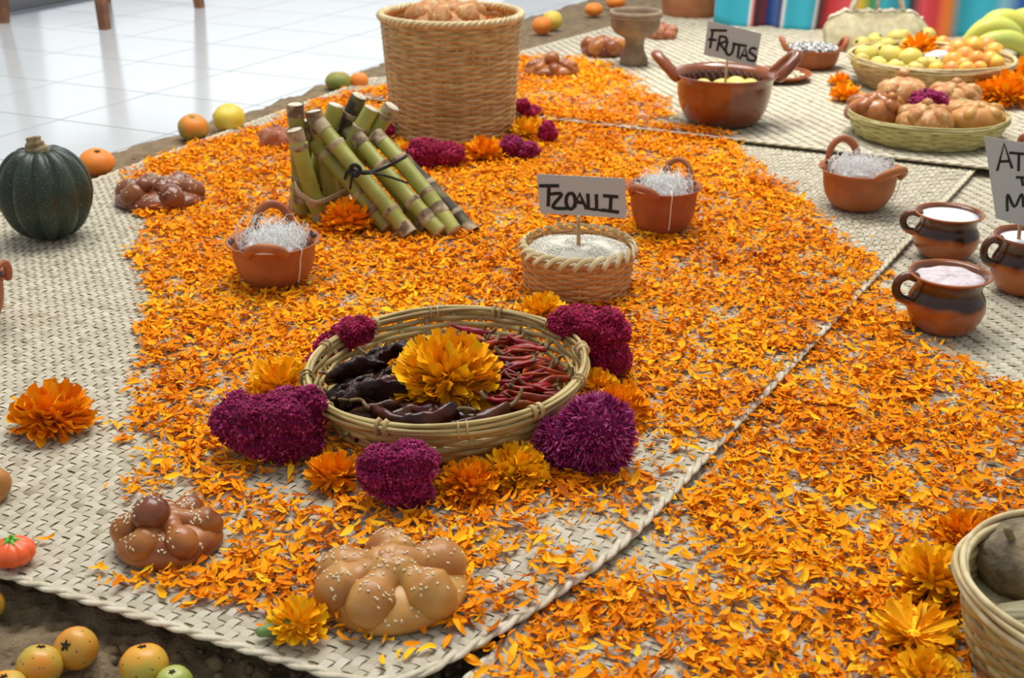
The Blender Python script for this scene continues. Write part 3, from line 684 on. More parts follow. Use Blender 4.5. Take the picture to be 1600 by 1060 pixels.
def celosia(name, label, loc, lobes, mat='magenta', seed=0, n=1500, fl=.0042, spiky=False, group=None):
    """velvety flower head: lobes = [(x,y,z,rx,ry,rz)]"""
    rg = np.random.default_rng(seed+500); root = thing(name, label, 'flower', loc, group=group)
    lobes = list(lobes); main = list(lobes)
    for (x, y, z, a, b, c) in main:
        for q in range(9 if not spiky else 0):
            dv = rg.normal(size=3); dv /= np.linalg.norm(dv); dv[2] = abs(dv[2])*1.0-.15; dv[1] -= .3; dv /= np.linalg.norm(dv)
            k_ = rg.uniform(.26, .42); lobes.append((x+dv[0]*a*.80, y+dv[1]*b*.80, max(z+dv[2]*c*.80, c*k_), a*k_*1.15, b*k_*1.1, c*k_))
    C = np.array([l[:3] for l in lobes], float); Rr = np.array([l[3:] for l in lobes], float)
    mb = MB()
    for c, r in zip(C, Rr):
        v, f = ball(r[0]*.92, r[1]*.92, r[2]*.92, c, 14, 10, lambda q: 1+.10*fnoise(q+Vector((seed, 0, 0)), 3.2)); mb.add(v, f, .18)
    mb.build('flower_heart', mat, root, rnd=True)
    wts = (Rr[:, 0]*Rr[:, 1]+Rr[:, 0]*Rr[:, 2]+Rr[:, 1]*Rr[:, 2]); wts /= wts.sum()
    k = rg.choice(len(lobes), n, p=wts); d = rg.normal(size=(n, 3)); d /= np.linalg.norm(d, axis=1, keepdims=True)
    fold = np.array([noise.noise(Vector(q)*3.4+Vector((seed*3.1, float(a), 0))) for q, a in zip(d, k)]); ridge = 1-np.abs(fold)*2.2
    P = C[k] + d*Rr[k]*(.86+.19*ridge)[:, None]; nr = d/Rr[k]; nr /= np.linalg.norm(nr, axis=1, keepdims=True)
    ins = np.zeros(n, bool)
    for j in range(len(lobes)):
        ins |= (k != j) & ((((P-C[j])/Rr[j])**2).sum(1) < .78)
    ok = ~ins & (P[:, 2] > .001); P, nr, ridge = P[ok], nr[ok], ridge[ok]; m = len(P)
    nr = nr + rg.normal(0, .5, (m, 3))
    if spiky: tv = [(.30, 0, 0), (-.15, .26, 0), (-.15, -.26, 0), (.34, .1, 1.0), (-.2, .3, .9), (-.1, -.34, 1.0), (.05, 0, 2.3)]; tf = [(0, 1, 4, 3), (1, 2, 5, 4), (2, 0, 3, 5), (3, 4, 6, 6), (4, 5, 6, 6), (5, 3, 6, 6)]
    else: tv = [(.5, 0, -.3), (0, .5, -.3), (-.5, 0, -.3), (0, -.5, -.3), (.42, .1, .55), (-.1, .42, .55), (-.42, -.1, .55), (.1, -.42, .55)]; tf = [(q, (q+1) % 4, 4+(q+1) % 4, 4+q) for q in range(4)] + [(4, 5, 6, 7)]
    if spiky: tf = [t for t in tf if len(set(t)) == 4] ; tf3 = [(3, 4, 6), (4, 5, 6), (5, 3, 6)]
    V, F_ = inst(tv, np.array(tf), rot_from(nr, rg.uniform(0, 6.3, m)), P, fl*rg.uniform(.7, 1.3, m))
    big = np.array([noise.noise(Vector(q)*55) for q in P]); rr = np.repeat(np.clip(.32+.36*ridge*rg.uniform(.5, 1.2, m)+.45*big+rg.normal(0, .1, m), 0, 1), len(tv))  # ridges paler, folds darker: highlight and shade put into the floret colour
    if spiky:
        rr = np.clip(rr + np.tile(np.array([-.2, -.2, -.2, .0, .0, .0, .35]), m), 0, 1)
        F2 = (np.array(tf3)[None]+(np.arange(m)*len(tv))[:, None, None]).reshape(-1, 3); faces = [tuple(q) for q in F_.tolist()]+[tuple(q) for q in F2.tolist()]
        me = mesh_np('florets', V, faces, rr, smooth=False)
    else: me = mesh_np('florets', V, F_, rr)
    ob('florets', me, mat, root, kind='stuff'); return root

def clay_bowl(name, label, loc, R, H, hang, cat='bowl', thread=True, seed=0, hr=.34, mat='clay', rim_flat=.10, base=.55, lean=.14):
    """round pot with two upright loop handles at the angles hang"""
    rd = random.Random(seed); root = thing(name, label, cat, loc)
    prof = [(.001, .004), (base*.8, 0), (base, .02), (base+(.88-base)*.42, .14), (base+(.88-base)*.76, .34), (base+(.88-base)*.95, .58), (.88, .80), (.90, .90), (1.0, .985), (1.01, 1.0), (.98, 1.01), (.88, .93), (.845, .86), (.83, .62), (.76, .42), (.55, .2), (.001, .14)]
    v, f = lathe([(r*R, z*H) for r, z in prof], 48); MB().add(v, f).build('body', mat, root)
    for a in hang:
        pts = []
        for q in range(9):
            t = q/8; b = PI*t; s = math.cos(b)*hr*R*1.15; up = math.sin(b)*hr*R*(1.45 if math.sin(a) > -.3 else .78)
            rr = R*(.95+(lean if math.sin(a) > -.3 else lean*2)*math.sin(b)); pts.append(Vector((math.cos(a)*rr - math.sin(a)*s, math.sin(a)*rr + math.cos(a)*s, H*.96 + up)))
        v, f = sausage(spline(pts, 2), R*.080, 10, flat=(1.0, 1.25)); MB().add(v, f).build('handle', mat, root)
    if mat == 'clay':   # brushed dark marks inside the rim
        for k in range(7):
            a = 2*PI*k/7+.3; pts = [Vector((math.cos(a+.10*q)*R*(.905-.0*q), math.sin(a+.10*q)*R*.905, H*(.965+.02*math.sin(q*2+k)))) for q in range(5)]
            v, f = tube(pts, 1, 6, flat=(R*.05, R*.004), up=(math.cos(a+.2)*-.6, math.sin(a+.2)*-.6, 1)); MB().add(v, f).build('brush_mark', 'paint_dark', root)
    if thread:
        mb = MB()
        v, f = ball(R*.60, R*.60, H*.24, (0, 0, H*.80), 30, 18, lambda q: 1+.30*fnoise(q+Vector((seed, 0, 0)), 2.3)); 
        cot = thing('cotton_thread', thread, 'thread', loc)
        MB().add(v, f).build('tangle_core', 'white_fill', cot)
        for q in range(240):
            c = Vector((rd.gauss(0, .30)*R, rd.gauss(0, .30)*R, H*(.90+rd.random()*.20))); rr_ = rd.uniform(.08, .30)*R; ax = Vector((rd.gauss(0, 1), rd.gauss(0, 1), rd.gauss(0, 1.4))).normalized(); s1 = ax.orthogonal().normalized(); s2 = ax.cross(s1); turns = rd.uniform(.5, 1.6)
            pts = [c + (s1*math.cos(t*turns*6.28)+s2*math.sin(t*turns*6.28))*rr_*(1+.3*math.sin(t*9+q)) + Vector((0, 0, .1*R*math.sin(t*13))) for t in (j/14 for j in range(15))]
            pts = [Vector((p.x, p.y, max(p.z, H*.80))) for p in pts if True]
            pts = [p if Vector((p.x, p.y)).length < R*.8 else Vector((p.x, p.y, p.z))*1.0 for p in pts]
            for p in pts:
                l = math.hypot(p.x, p.y)
                if l > R*.78: p.x *= R*.78/l; p.y *= R*.78/l
            v, f = tube(pts, .00042, 4); mb.add(v, f)
        a = hang[-1]+.75
        pts = [Vector((math.cos(a)*R*k, math.sin(a)*R*k, z*H)) for k, z in ((.7, 1.05), (.95, 1.06), (1.04, .98), (.97, .8), (.93, .55), (.86, .3), (.84, .22))]
        v, f = tube(spline(pts, 3), .0009, 4); mb.add(v, f)
        mb.build('thread_strands', 'white_thread', cot, kind='stuff')
    return root

def fruit(name, label, loc, r, mat, sq=.88, rot=(0, 0, 0), calyx='dark_spot', group=None, dim=.12, ribs=0, seed=0, cs=.16):
    root = thing(name, label, 'fruit', (loc[0], loc[1], loc[2]), (0, 0, 0), group)
    def fn(q):
        s = 1 - dim*math.exp(-((1-abs(q.z))/.06)) if q.z > 0 else 1 - dim*.5*math.exp(-((1-abs(q.z))/.06))
        if ribs: s *= 1+.035*math.cos(math.atan2(q.y, q.x)*ribs)*(1-q.z*q.z)
        return s*(1+.035*fnoise(q+Vector((seed, 0, 0)), 1.6))
    E_ = Euler(rot).to_matrix()
    v, f = ball(r, r, r*sq, (0, 0, 0), 24, 16, fn); v = [E_ @ Vector(p) for p in v]; zm = min(p.z for p in v); v = [p-Vector((0, 0, zm)) for p in v]
    MB().add(v, f).build('flesh', mat, root)
    if calyx:
        top = Vector((0, 0, r*sq*(1-dim)*1.0)); mb = MB()
        for k in range(5):
            a = k*2*PI/5; p = [top, top+Vector((math.cos(a)*r*cs*.6, math.sin(a)*r*cs*.6, r*.02)), top+Vector((math.cos(a)*r*cs*1.2, math.sin(a)*r*cs*1.2, r*.05))]
            w, ff = tube(p, [r*cs*.42, r*cs*.34, r*cs*.12], 6); mb.add([E_ @ Vector(q)-Vector((0, 0, zm)) for q in w], ff)
        w, ff = ball(r*cs*.6, r*cs*.6, r*cs*.35, top, 8, 5); mb.add([E_ @ Vector(q)-Vector((0, 0, zm)) for q in w], ff)
        mb.build('calyx', calyx, root)
    return root

def letters(root, strokes, Y, wpx, conv, parentloc):
    for st in strokes:
        mb = MB()
        for line in st:
            pts = [P3(*conv(*p), Y)-parentloc for p in line]
            S_ = pts[0].length and (Y/ray(800, 300)[1])/FPX
            sp_ = spline(pts, 5) if len(pts) > 3 else pts
            v, f = tube(sp_, 1, 8, flat=(wpx*.5*S_, .0005), up=(0, -1, 0)); mb.add(v, f)
        mb.build('letter', 'ink', root, smooth=False)
def sign(label, corners, stick, Y, strokes, conv, wpx, name='sign_card', bend=0):
    """card and stick; corners (tl,tr,br,bl) in calibration pixels"""
    foot = P3(*stick[1], Y); root = thing(name, label, 'sign', foot)
    c = [P3(*conv(*p), Y)-foot for p in corners]; v = []
    nX = 6
    for dy in (0, .0012):
        for i in range(nX+1):
            t = i/nX; v.append(c[0].lerp(c[1], t)+Vector((0, dy+bend*(t-.5)**2, 0))); v.append(c[3].lerp(c[2], t)+Vector((0, dy+bend*(t-.5)**2, 0)))
    m = (nX+1)*2; f = []
    for i in range(nX):
        a = 2*i; f += [(a, a+1, a+3, a+2), (m+a, m+a+2, m+a+3, m+a+1), (a, a+2, m+a+2, m+a), (a+1, m+a+1, m+a+3, a+3)]
    f += [(0, m, m+1, 1), (m-2, m-1, 2*m-1, 2*m-2)]
    MB().add(v, f).build('card', 'card', root, smooth=False)
    s0 = P3(*stick[0], Y)-foot; v, f = tube([Vector((0, .005, -.03)), Vector((s0.x, .005, s0.z))], .0032, 8); MB().add(v, f).build('stick', 'stick', root)
    letters(root, strokes, Y-.0006, wpx, conv, foot); return root

# ------------------------------------------------------------------ placement helpers
def zat(loc, py):
    v = (530-py)/FPX; return CAMH + loc[1]*(v*cP-sP)/(cP+v*sP)
def sph(px, py, hw, sup=0.0, sq=.9):
    z = sup
    for _ in range(5): r = hw*MPP(px, py, z); z = sup+r*sq
    p = G(px, py, z); return Vector((p.x, p.y, sup)), r
def potfit(px, yrim, ybot, hw, base=.55, sup=0.0):
    p = G(px, ybot, sup); R = hw*MPP(px, ybot, sup)
    for _ in range(4):
        loc = Vector((px_at(px, p.y+R*base*.92, sup), p.y+R*base*.92, sup)); H = zat(loc, yrim)-sup
        R = hw*(loc.y*cP-(sup+H-CAMH)*sP)/FPX
    return loc, R, H
def px_at(px, Y, z): return (px-800)/FPX*(Y*cP-(z-CAMH)*sP)
def celo(label, lobes, mat='magenta', sup=0.0, seed=0, n=1500, fl=.0042, spiky=False, ybot=None, name='cockscomb_flower', group=None, depth=1.0):
    yb = max(l[1]+l[3] for l in lobes) if ybot is None else ybot
    cx = sum(l[0] for l in lobes)/len(lobes); b = G(cx, yb, sup); m = MPP(cx, yb, sup); Y0 = b.y + max(l[2] for l in lobes)*m*.75
    L = []
    for q, (x, y, rx, rz) in enumerate(lobes):
        p = P3(x, y, Y0 - (lobes[0][1]-y)*0*m); r = (rx*m, rx*m*depth*.9, rz*m)
        zc = max(p.z-sup, r[2]*.8); L.append((p.x-b.x, p.y-b.y, zc)+r)
    return celosia(name, label, (b.x, b.y, sup), L, mat, seed, n, fl, spiky, group)
def mari(label, px, py, Rpx, sup=0.0, mat='petal_orange', flat=.75, n=200, seed=0, rot=(0, 0, 0), **k):
    loc, r = sph(px, py, Rpx, sup, flat*.5); return marigold('marigold_flower', label, loc, r, mat, flat, n, rot, seed, **k)
def loaf(label, px, ybot, wpx, hpx, bones, mat, sup=0.0, dk=.85, name='bread_of_the_dead', **k):
    g = G(px, ybot, sup); m = MPP(px, ybot, sup); w = wpx*m; d = w*dk; c = g + Vector((0, d*.40, 0)); w = wpx*MPP(px, proj(c.x, c.y, sup)[1], sup); d = w*dk
    c = Vector((px_at(px, g.y+d*.42, sup), g.y+d*.42, sup)); H = max(zat((c.x, c.y+d*.1), ybot-hpx)-sup, .02)
    return bread('sweet_bread', label, c, w*.98, d*.98, H, bones, mat, **k)

# ------------------------------------------------------------------ chilli basket, its chillies and flowers
CB = G(702, 727)
cbR = 204*MPP(702, 600); cbC = Vector((px_at(702, CB.y+.150, 0), CB.y+.150, 0)); cbH = .062
def cbprof(t): return (cbR*(.80+.20*t**.7), .004+cbH*t)
basket('chilli_basket', 'shallow round split-cane basket full of dried chillies with a marigold on top', cbC, cbprof, 8, 28, .0022, .0046, 'wicker_pale', rim='rods', oval=(1.0, 1.09), rotz=math.radians(0), rimr=.0050, lash=12, seed=1, tilt=(math.radians(-1.5), math.radians(-2.0)))
fillz = .016
v, f = lathe([(.001, .0), (cbR*.5, 0), (cbR*.78, -.004)], 30); 
def chili_proto(kind, q):
    rd = random.Random(q*7+len(kind)); 
    if kind == 'red': L, r, mat, nm = rd.uniform(.045, .062), rd.uniform(.0050, .0066), 'chili_red', 'red_chilli'
    elif kind == 'dark': L, r, mat, nm = rd.uniform(.075, .10), rd.uniform(.0115, .0140), 'chili_dark', 'dark_chilli'
    else: L, r, mat, nm = rd.uniform(.060, .075), rd.uniform(.021, .025), 'chili_black', 'black_chilli'
    root = thing(nm, '', 'chilli'); cv = rd.uniform(.05, .22)*rd.choice((-1, 1)); pts = []; rr = []
    for i in range(9):
        t = i/8; pts.append(Vector(((t-.5)*L, cv*L*(4*(t-.5)**2), 0)));
        w = (.62+.38*math.sin(min(1, t*2.6)*PI/2))*max(.08, (1-t**2.2)) if kind != 'black' else (.75+.25*math.sin(min(1, t*3)*PI/2))*max(.1, 1-t**3.2); rr.append(r*w)
    sv, sf = sausage(spline(pts, 3), [rr[min(8, i//3)]*(1-(i % 3)/3)+rr[min(8, i//3+1)]*((i % 3)/3) for i in range(25)], 14, flat=(1, .62 if kind != 'black' else .40))
    s_ = 90 if kind == 'black' else 70
    wr = .30 if kind != 'black' else .34
    sv = [Vector((p.x, p.y*(1+wr*fnoise(p+Vector((q, 0, 0)), s_)), p.z*(1+wr*1.8*fnoise(p+Vector((0, q, 3)), s_)))) for p in (Vector(a) for a in sv)]
    MB().add(sv, sf).build('pod', mat, root)
    p0 = Vector(pts[0]); sl = L*.30 if kind != 'red' else L*.16
    sp_ = [p0, p0+Vector((-sl*.4, 0, .002)), p0+Vector((-sl*.8, sl*.25*rd.choice((-1, 1)), .006)), p0+Vector((-sl, sl*.5*rd.choice((-1, 1)), .010))]
    v, f = tube(spline(sp_, 3), [min(r*.42, .0026)*(1-.05*i) + .0004 for i in range(10)], 6); MB().add(v, f).build('stem', 'chili_stem', root)
    return root
protos = {k: [chili_proto(k, q) for q in range(4)] for k in ('red', 'dark', 'black')}; used = set()
LBL = {'red': ('small shrivelled red dried chilli in the right half of the chilli basket', 'red chillies in the basket'), 'dark': ('long glossy dark brown dried chilli at the front of the chilli basket', 'dark brown chillies in the basket'), 'black': ('broad wrinkled black dried chilli on the left of the chilli basket', 'black chillies in the basket')}
def put_chili(kind, px, py, z, yaw, tip=0, roll=0, sc=1, label=None):
    if kind != 'red': z += .014
    pr = protos[kind][random.randrange(4)]
    if id(pr) not in used: used.add(id(pr)); o = pr
    else: o = dup(pr)
    p = G(px, py, z); ex, ey = (p.x-cbC.x)/(cbR*.88), (p.y-cbC.y)/(cbR*.96); el_ = math.hypot(ex, ey); lim = .82 if kind == 'red' else .80
    if el_ > lim: p.x = cbC.x+(p.x-cbC.x)*lim/el_; p.y = cbC.y+(p.y-cbC.y)*lim/el_
    o.location = p; o.rotation_euler = (roll, tip, yaw); o.scale = (sc,)*3; o['label'] = label or LBL[kind][0]; o['group'] = LBL[kind][1]
rd = random.Random(5)
# bed of chillies below
reds = []
for i in range(110):
    a = rd.uniform(-.75, 1.5); u = math.sqrt(rd.uniform(.10, 1))*.86; x = 712 + math.cos(a)*u*172; y = 588 - math.sin(a)*u*88; reds.append((x, y))
for i, (x, y) in enumerate(reds): put_chili('red', x, y, .030 + .024*rd.random(), rd.uniform(-.5, .9) + (PI if rd.random() < .4 else 0), rd.uniform(-.2, .2), rd.uniform(-.6, .6), rd.uniform(.9, 1.25))
for x, y, yaw, z, sc in ((590, 662, .15, .016, 1), (640, 645, .3, .026, 1.05), (690, 668, -.05, .024, 1.1), (730, 655, -.35, .03, 1), (775, 650, .2, .022, 1), (610, 635, .5, .03, 1), (560, 640, 1.0, .018, .9), (665, 640, -.2, .032, 1), (775, 615, -.6, .032, .85), (815, 635, .1, .02, .9), (650, 662, .05, .034, 1.05), (800, 575, .25, .035, .8), (600, 598, .35, .042, .8), (700, 690, 0, .016, 1), (740, 678, .1, .02, .9), (610, 680, -.1, .014, .9), (800, 655, .5, .02, .8), (540, 625, 1.4, .016, .9), (570, 655, .3, .02, 1.05), (655, 690, .1, .024, 1.1), (720, 700, -.1, .022, 1), (765, 690, .3, .024, 1), (805, 670, .6, .022, .9), (590, 685, .2, .022, 1), (625, 672, -.3, .03, 1.1), (745, 665, .4, .034, 1.1), (535, 600, 1.5, .022, .8), (840, 640, .9, .02, .8)):
    put_chili('dark', x, y, z, yaw + (PI if rd.random() < .5 else 0), rd.uniform(-.1, .1), rd.uniform(-.4, .4), sc)
for x, y, yaw, z, sc in ((560, 600, .4, .024, 1), (580, 570, 1.2, .030, 1.1), (625, 548, .2, .030, 1.0), (550, 628, -.2, .026, .9), (600, 612, .1, .036, 1.1), (640, 560, 1.9, .02, .9), (610, 590, .8, .02, 1), (655, 535, -.2, .02, .8), (545, 585, 1.6, .018, .8), (535, 615, 1.2, .026, .9), (590, 545, .9, .022, .9), (565, 575, .2, .04, 1.0)):
    put_chili('black', x, y, z, yaw, rd.uniform(-.25, .25), rd.uniform(-.35, .35), sc)
for k in protos:
    for o in protos[k]:
        if id(o) not in used:
            for c in list(o.children): bpy.data.objects.remove(c)
            bpy.data.objects.remove(o)
loc, r = sph(700, 586, 75, .034, .42); marigold('marigold_flower', 'large yellow marigold resting on the chillies in the round basket', loc, r, 'petal_yellow', .74, 290, (math.radians(8), 0, 0), 1, single=True, wd=.20, phmax=1.85)
celo('big dark magenta cockscomb at the left of the chilli basket', [(385, 662, 48, 45), (455, 655, 56, 50), (440, 692, 60, 40), (360, 655, 28, 30), (482, 632, 28, 28)], 'purple', seed=1, n=9000, fl=.0031)
celo('dark magenta cockscomb in front of the chilli basket between two marigolds', [(598, 735, 40, 42), (645, 725, 40, 36), (630, 762, 38, 36), (655, 778, 24, 24)], 'purple', seed=2, n=7000, fl=.0030)
celo('crimson two-lobed cockscomb behind the right rim of the chilli basket', [(905, 507, 40, 30), (945, 517, 38, 38), (948, 562, 40, 38), (880, 503, 22, 20)], 'magenta', seed=3, n=7000, fl=.0031)
celo('magenta cockscomb half hidden behind the left rim of the chilli basket', [(555, 517, 30, 22), (522, 540, 28, 22), (492, 570, 18, 16)], 'magenta', seed=4, n=4000, fl=.0031, ybot=590)
celo('spiky purple amaranth head at the right front of the chilli basket', [(932, 672, 56, 50), (880, 690, 42, 38), (930, 712, 50, 36)], 'amaranth', seed=5, n=3200, fl=.0042, spiky=True, name='amaranth_flower')
mari('small orange marigold left of the front cockscomb', 520, 742, 41, seed=3, flat=.8, mat='petal_orange', n=110)
mari('orange marigold with a dark heart right of the front cockscomb', 735, 758, 44, seed=4, flat=.7)
mari('bright orange marigold touching the front of the chilli basket beside the amaranth', 806, 736, 47, seed=5, mat='petal_yellow', flat=.75)
mari('orange marigold half hidden behind the spiky amaranth head', 968, 640, 45, seed=6)
mari('orange marigold tucked between the amaranth and the crimson cockscomb', 932, 606, 32, seed=7, mat='petal_yellow')
mari('flattened orange marigold behind the big cockscomb on the left', 443, 602, 50, seed=8, mat='petal_yellow', flat=.5)
mari('yellow marigold behind the chilli basket below the amaranth-seed basket', 848, 490, 36, seed=9, mat='petal_yellow', flat=.6)
mari('drooping orange marigold alone on the bare mat at the left', 82, 650, 58, seed=10, flat=.72, n=150, mat='petal_orange', single=True, wd=.26, phmax=1.95)
mari('small orange marigold with green calyx at the front edge of the mat', 468, 975, 44, seed=11, flat=.85, n=100, mat='petal_yellow', stem=(-1, -.25, .05))
mari('orange marigold in the shade below the leaning sugar canes', 545, 345, 40, seed=12, n=120)
mari('big yellow marigold leaning on the basket in the right corner', 1462, 905, 58, sup=ZB, seed=13, mat='petal_yellow', n=150)
mari('open daisy-like yellow marigold near the lower right corner', 1428, 990, 58, sup=ZB, seed=14, mat='petal_yellow', flat=.5, n=60, single=True, open_=True, wd=.34)
mari('yellow marigold behind the rim of the corner basket', 1512, 840, 46, sup=ZB, seed=15, mat='petal_orange')
mari('marigold cut off by the bottom edge near the corner basket', 1450, 1062, 50, sup=ZB, seed=16, mat='petal_yellow')

# ------------------------------------------------------------------ breads
loaf('glossy brown sesame bread with a round dark knob at the front left', 265, 890, 172, 98, [.2, 1.2, 2.2, 3.2, 4.3, 5.3], 'crust', dk=.9, knob=(-.22, -.15), kr=.36, kmat='crust_dark', seeds=150, seed=3, boner=.26)
loaf('pale golden sesame bread on the front corner of the mat', 613, 990, 236, 128, [.5, 1.7, 2.9, 3.6, 4.4, 5.6], 'crust_pale', dk=.92, knob=(.12, .35), kr=.20, seeds=230, seed=5, boner=.30)
loaf('dark reddish brown sesame bread next to the green pumpkin', 252, 332, 142, 52, [.1, 1.15, 2.1, 3.1, 4.0, 5.3], 'crust_dark', knob=(-.25, -.35), kr=.20, seeds=220, seed=7, boner=.27)
loaf('red sugar-dusted bread behind the upright sugar canes', 434, 234, 56, 42, [0, 1.5, 3.1, 4.6], 'crust_red', seed=8, boner=.3)
loaf('golden bread with a round knob on the petals beside the tall basket', 862, 122, 88, 32, [0, .8, 1.6, 2.4, 3.2, 4, 4.8, 5.6], 'crust', sup=ZC, seed=9, boner=.2, knob=(.0, -.25), kr=.28)
loaf('dark glazed bread left of the grey goblet', 942, 90, 68, 32, [0, 1.4, 2.8, 4.2, 5.2], 'crust_dark', sup=ZC, seed=10, boner=.36, bmat='crust')
loaf('reddish bread half hidden behind the grey goblet', 1034, 62, 48, 26, [0, 1.5, 3, 4.5], 'crust_red', sup=ZC, seed=11, boner=.32)
loaf('bread cut off by the left edge of the picture', -62, 808, 160, 80, [0, 1.2, 2.4, 3.6, 4.8], 'crust_pale', seed=12, boner=.3, seeds=40)

# ------------------------------------------------------------------ green pumpkin, little ornaments and fruits
loc, r = sph(70, 300, 73, 0, 1.0)
pk = thing('green_pumpkin', 'large ribbed dark green pumpkin with pale specks on the left mat', 'pumpkin', loc)
def pkf(q):
    a = math.atan2(q.y, q.x); rib = abs(math.cos(a*5.5+.3))**.55; hz = 1-q.z*q.z
    return (1-.19*(1-rib)*hz**.5)*(1-.20*math.exp(-(1-q.z)/.05) if q.z > 0 else 1-.1*math.exp(-(1+q.z)/.05))
v, f = ball(r, r, r*1.07, (0, 0, r*1.0), 88, 28, pkf); MB().add(v, f).build('skin', 'pumpkin', pk)
st = [Vector((0, 0, r*1.80)), Vector((-.002, 0, r*1.95)), Vector((-.004, 0, r*2.08)), Vector((-.006, .002, r*2.20))]
v, f = tube(spline(st, 4), [r*(.36-.24*(i/12)**.42+.02*math.sin(i*1.9)) for i in range(13)], 20)
v = [Vector((p.x*(1+.0), p.y, p.z)) + (Vector((p.x, p.y, 0))*.22*math.cos(math.atan2(p.y, p.x)*5)) for p in v]; MB().add(v, f).build('stem', 'pumpkin_stem', pk)
loc, r = sph(20, 862, 35, 0, .62)
tp = thing('toy_pumpkin', 'tiny bright orange pumpkin ornament with green stem at the left edge', 'ornament', loc)
v, f = ball(r, r, r*.62, (0, 0, r*.60), 60, 18, lambda q: 1-.07*(1-abs(math.cos(math.atan2(q.y, q.x)*5))**.5)); MB().add(v, f).build('body', 'toy_orange', tp)
mb = MB()
for k in range(5):
    a = k*1.2566+.3; v, f = sausage([Vector((0, 0, r*1.2)), Vector((math.cos(a)*r*.2, math.sin(a)*r*.2, r*1.21)), Vector((math.cos(a)*r*.36, math.sin(a)*r*.36, r*1.15))], [r*.12, r*.1, r*.05], 8); mb.add(v, f)
v, f = sausage([Vector((0, 0, r*1.2)), Vector((r*.05, 0, r*1.42))], r*.09, 8); mb.add(v, f); mb.build('stem', 'toy_green', tp)
ZS = -.040
def fr(name, label, px, py, hw, mat, sup, sq=.9, seed=0, rot=(0, 0, 0), **k):
    loc, r = sph(px, py, hw, sup, sq); return fruit(name, label, loc, r, mat, sq, rot, seed=seed, **k)
fr('hawthorn_fruit', 'orange hawthorn fruit in front, beside another, at the lower left corner', 62, 1040, 36, 'tejocote', ZS, .92, 1, (-.35, .1, 0))
fr('hawthorn_fruit', 'yellow-orange hawthorn fruit with a dark eye behind the front one at lower left', 119, 1014, 34, 'tejocote', ZS, .98, 2, (.75, -.3, 0), cs=.22)
fr('hawthorn_fruit', 'orange hawthorn fruit on the soil next to a green one', 225, 1040, 38, 'tejocote', ZS, .9, 3, (-.2, .2, 1))
fr('hawthorn_fruit', 'green fruit cut off by the bottom edge beside the orange one', 272, 1068, 30, 'lime', ZS, .95, 4, (.1, 0, 0))
fr('hawthorn_fruit', 'orange hawthorn fruit cut off by the left edge below the mat', -16, 945, 24, 'tejocote', ZS, .95, 5)
fr('hawthorn_fruit', 'orange hawthorn fruit cut off by the lower left corner', 10, 1078, 34, 'tejocote', ZS, .9, 6)
fr('mandarin', 'oblong orange mandarin between the green pumpkin and the soil', 152, 253, 27, 'mandarin_orange', -.012, .72, 7, (.2, .2, 0))
fr('mandarin', 'green and orange mandarin on the soil left of the yellow fruit', 302, 200, 24, 'mandarin', -.016, .88, 8, (.3, .1, 0), calyx='calyx')
fr('yellow_fruit', 'ribbed yellow fruit on the soil beside the two-coloured mandarin', 358, 186, 25, 'yellow_fruit', -.016, .84, 9, (.5, 0, 0), ribs=10, calyx=None)
fr('mandarin', 'green mandarin on the soil behind the sugar canes', 529, 126, 21, 'mandarin_green', -.016, .74, 10, calyx=None)
fr('mandarin', 'small orange mandarin beside the green one behind the canes', 561, 126, 15, 'mandarin_orange', -.016, .92, 11, calyx=None)
fr('mandarin', 'orange mandarin in front of a yellow one right of the tall basket', 847, 39, 16, 'mandarin_orange', -.016, .88, 12, calyx=None)
fr('mandarin', 'yellow mandarin just behind an orange one right of the tall basket', 863, 31, 16, 'yellow_fruit', -.016, .95, 13, calyx=None)
fr('mandarin', 'oblong orange mandarin on the soil left of the grey goblet', 928, 14, 15, 'mandarin_orange', -.016, .68, 14, calyx=None)
fr('mandarin', 'orange mandarin at the top edge above the grey goblet', 962, 2, 16, 'mandarin_orange', -.016, .7, 15, calyx=None)

# ------------------------------------------------------------------ tall basket with its bread and ring of flowers
tbL = G(708, 226); rb_ = 97*MPP(708, 215); tbc = Vector((px_at(708, tbL.y+rb_*.9, 0), tbL.y+rb_*.9, 0))
tbH = zat(tbc, 22); rt_ = 110*((tbc.y*cP-(tbH-CAMH)*sP)/FPX)
basket('tall_basket', 'tall cylindrical woven cane basket holding a sugared bread', tbc, lambda t: (rb_+(rt_-rb_)*t**1.2, .004+(tbH-.004)*t), 42, 26, .0018, .0043, 'wicker', rim='twist', rim_mat='wicker_rim', rimr=.0085, seed=2)
bt = Vector((tbc.x-.012, tbc.y, tbH-.035))
v, f = lathe([(.001, .004), (.07, .0), (rt_*.9, -.012)], 30, fn=lambda r, z, a: (r, z+.006*math.sin(a*5+r*80)))
pf = thing('petal_fill', 'bed of marigold petals filling the tall basket below its bread', 'petals', (tbc.x, tbc.y, tbH-.040)); MB().add(v, f).build('bed', 'petal_orange', pf)
rgp = np.random.default_rng(77); n_ = 420; tv, tf = petal_template(1, .34, .5, .05); aa = rgp.uniform(0, 6.3, n_); uu = np.sqrt(rgp.random(n_))*rt_*.88
nr_ = rgp.normal(0, .4, (n_, 3)); nr_[:, 2] = 1
V, F_ = inst(tv, tf, rot_from(nr_, rgp.uniform(0, 6.3, n_)), np.stack([np.cos(aa)*uu, np.sin(aa)*uu, .008+rgp.random(n_)*.01], 1), rgp.uniform(.016, .026, n_))
ob('petals', mesh_np('petals', V, F_, np.repeat(rgp.random(n_), len(tv))), 'petal_orange', pf, kind='stuff')
bread('sweet_bread', 'sugared golden bread lying in the top of the tall basket', bt, .20, .17, .062, [.1, 1.1, 2.1, 3.2, 4.3, 5.3], 'crust_sugar', rotz=.3, seed=14, boner=.28, kr=.2)
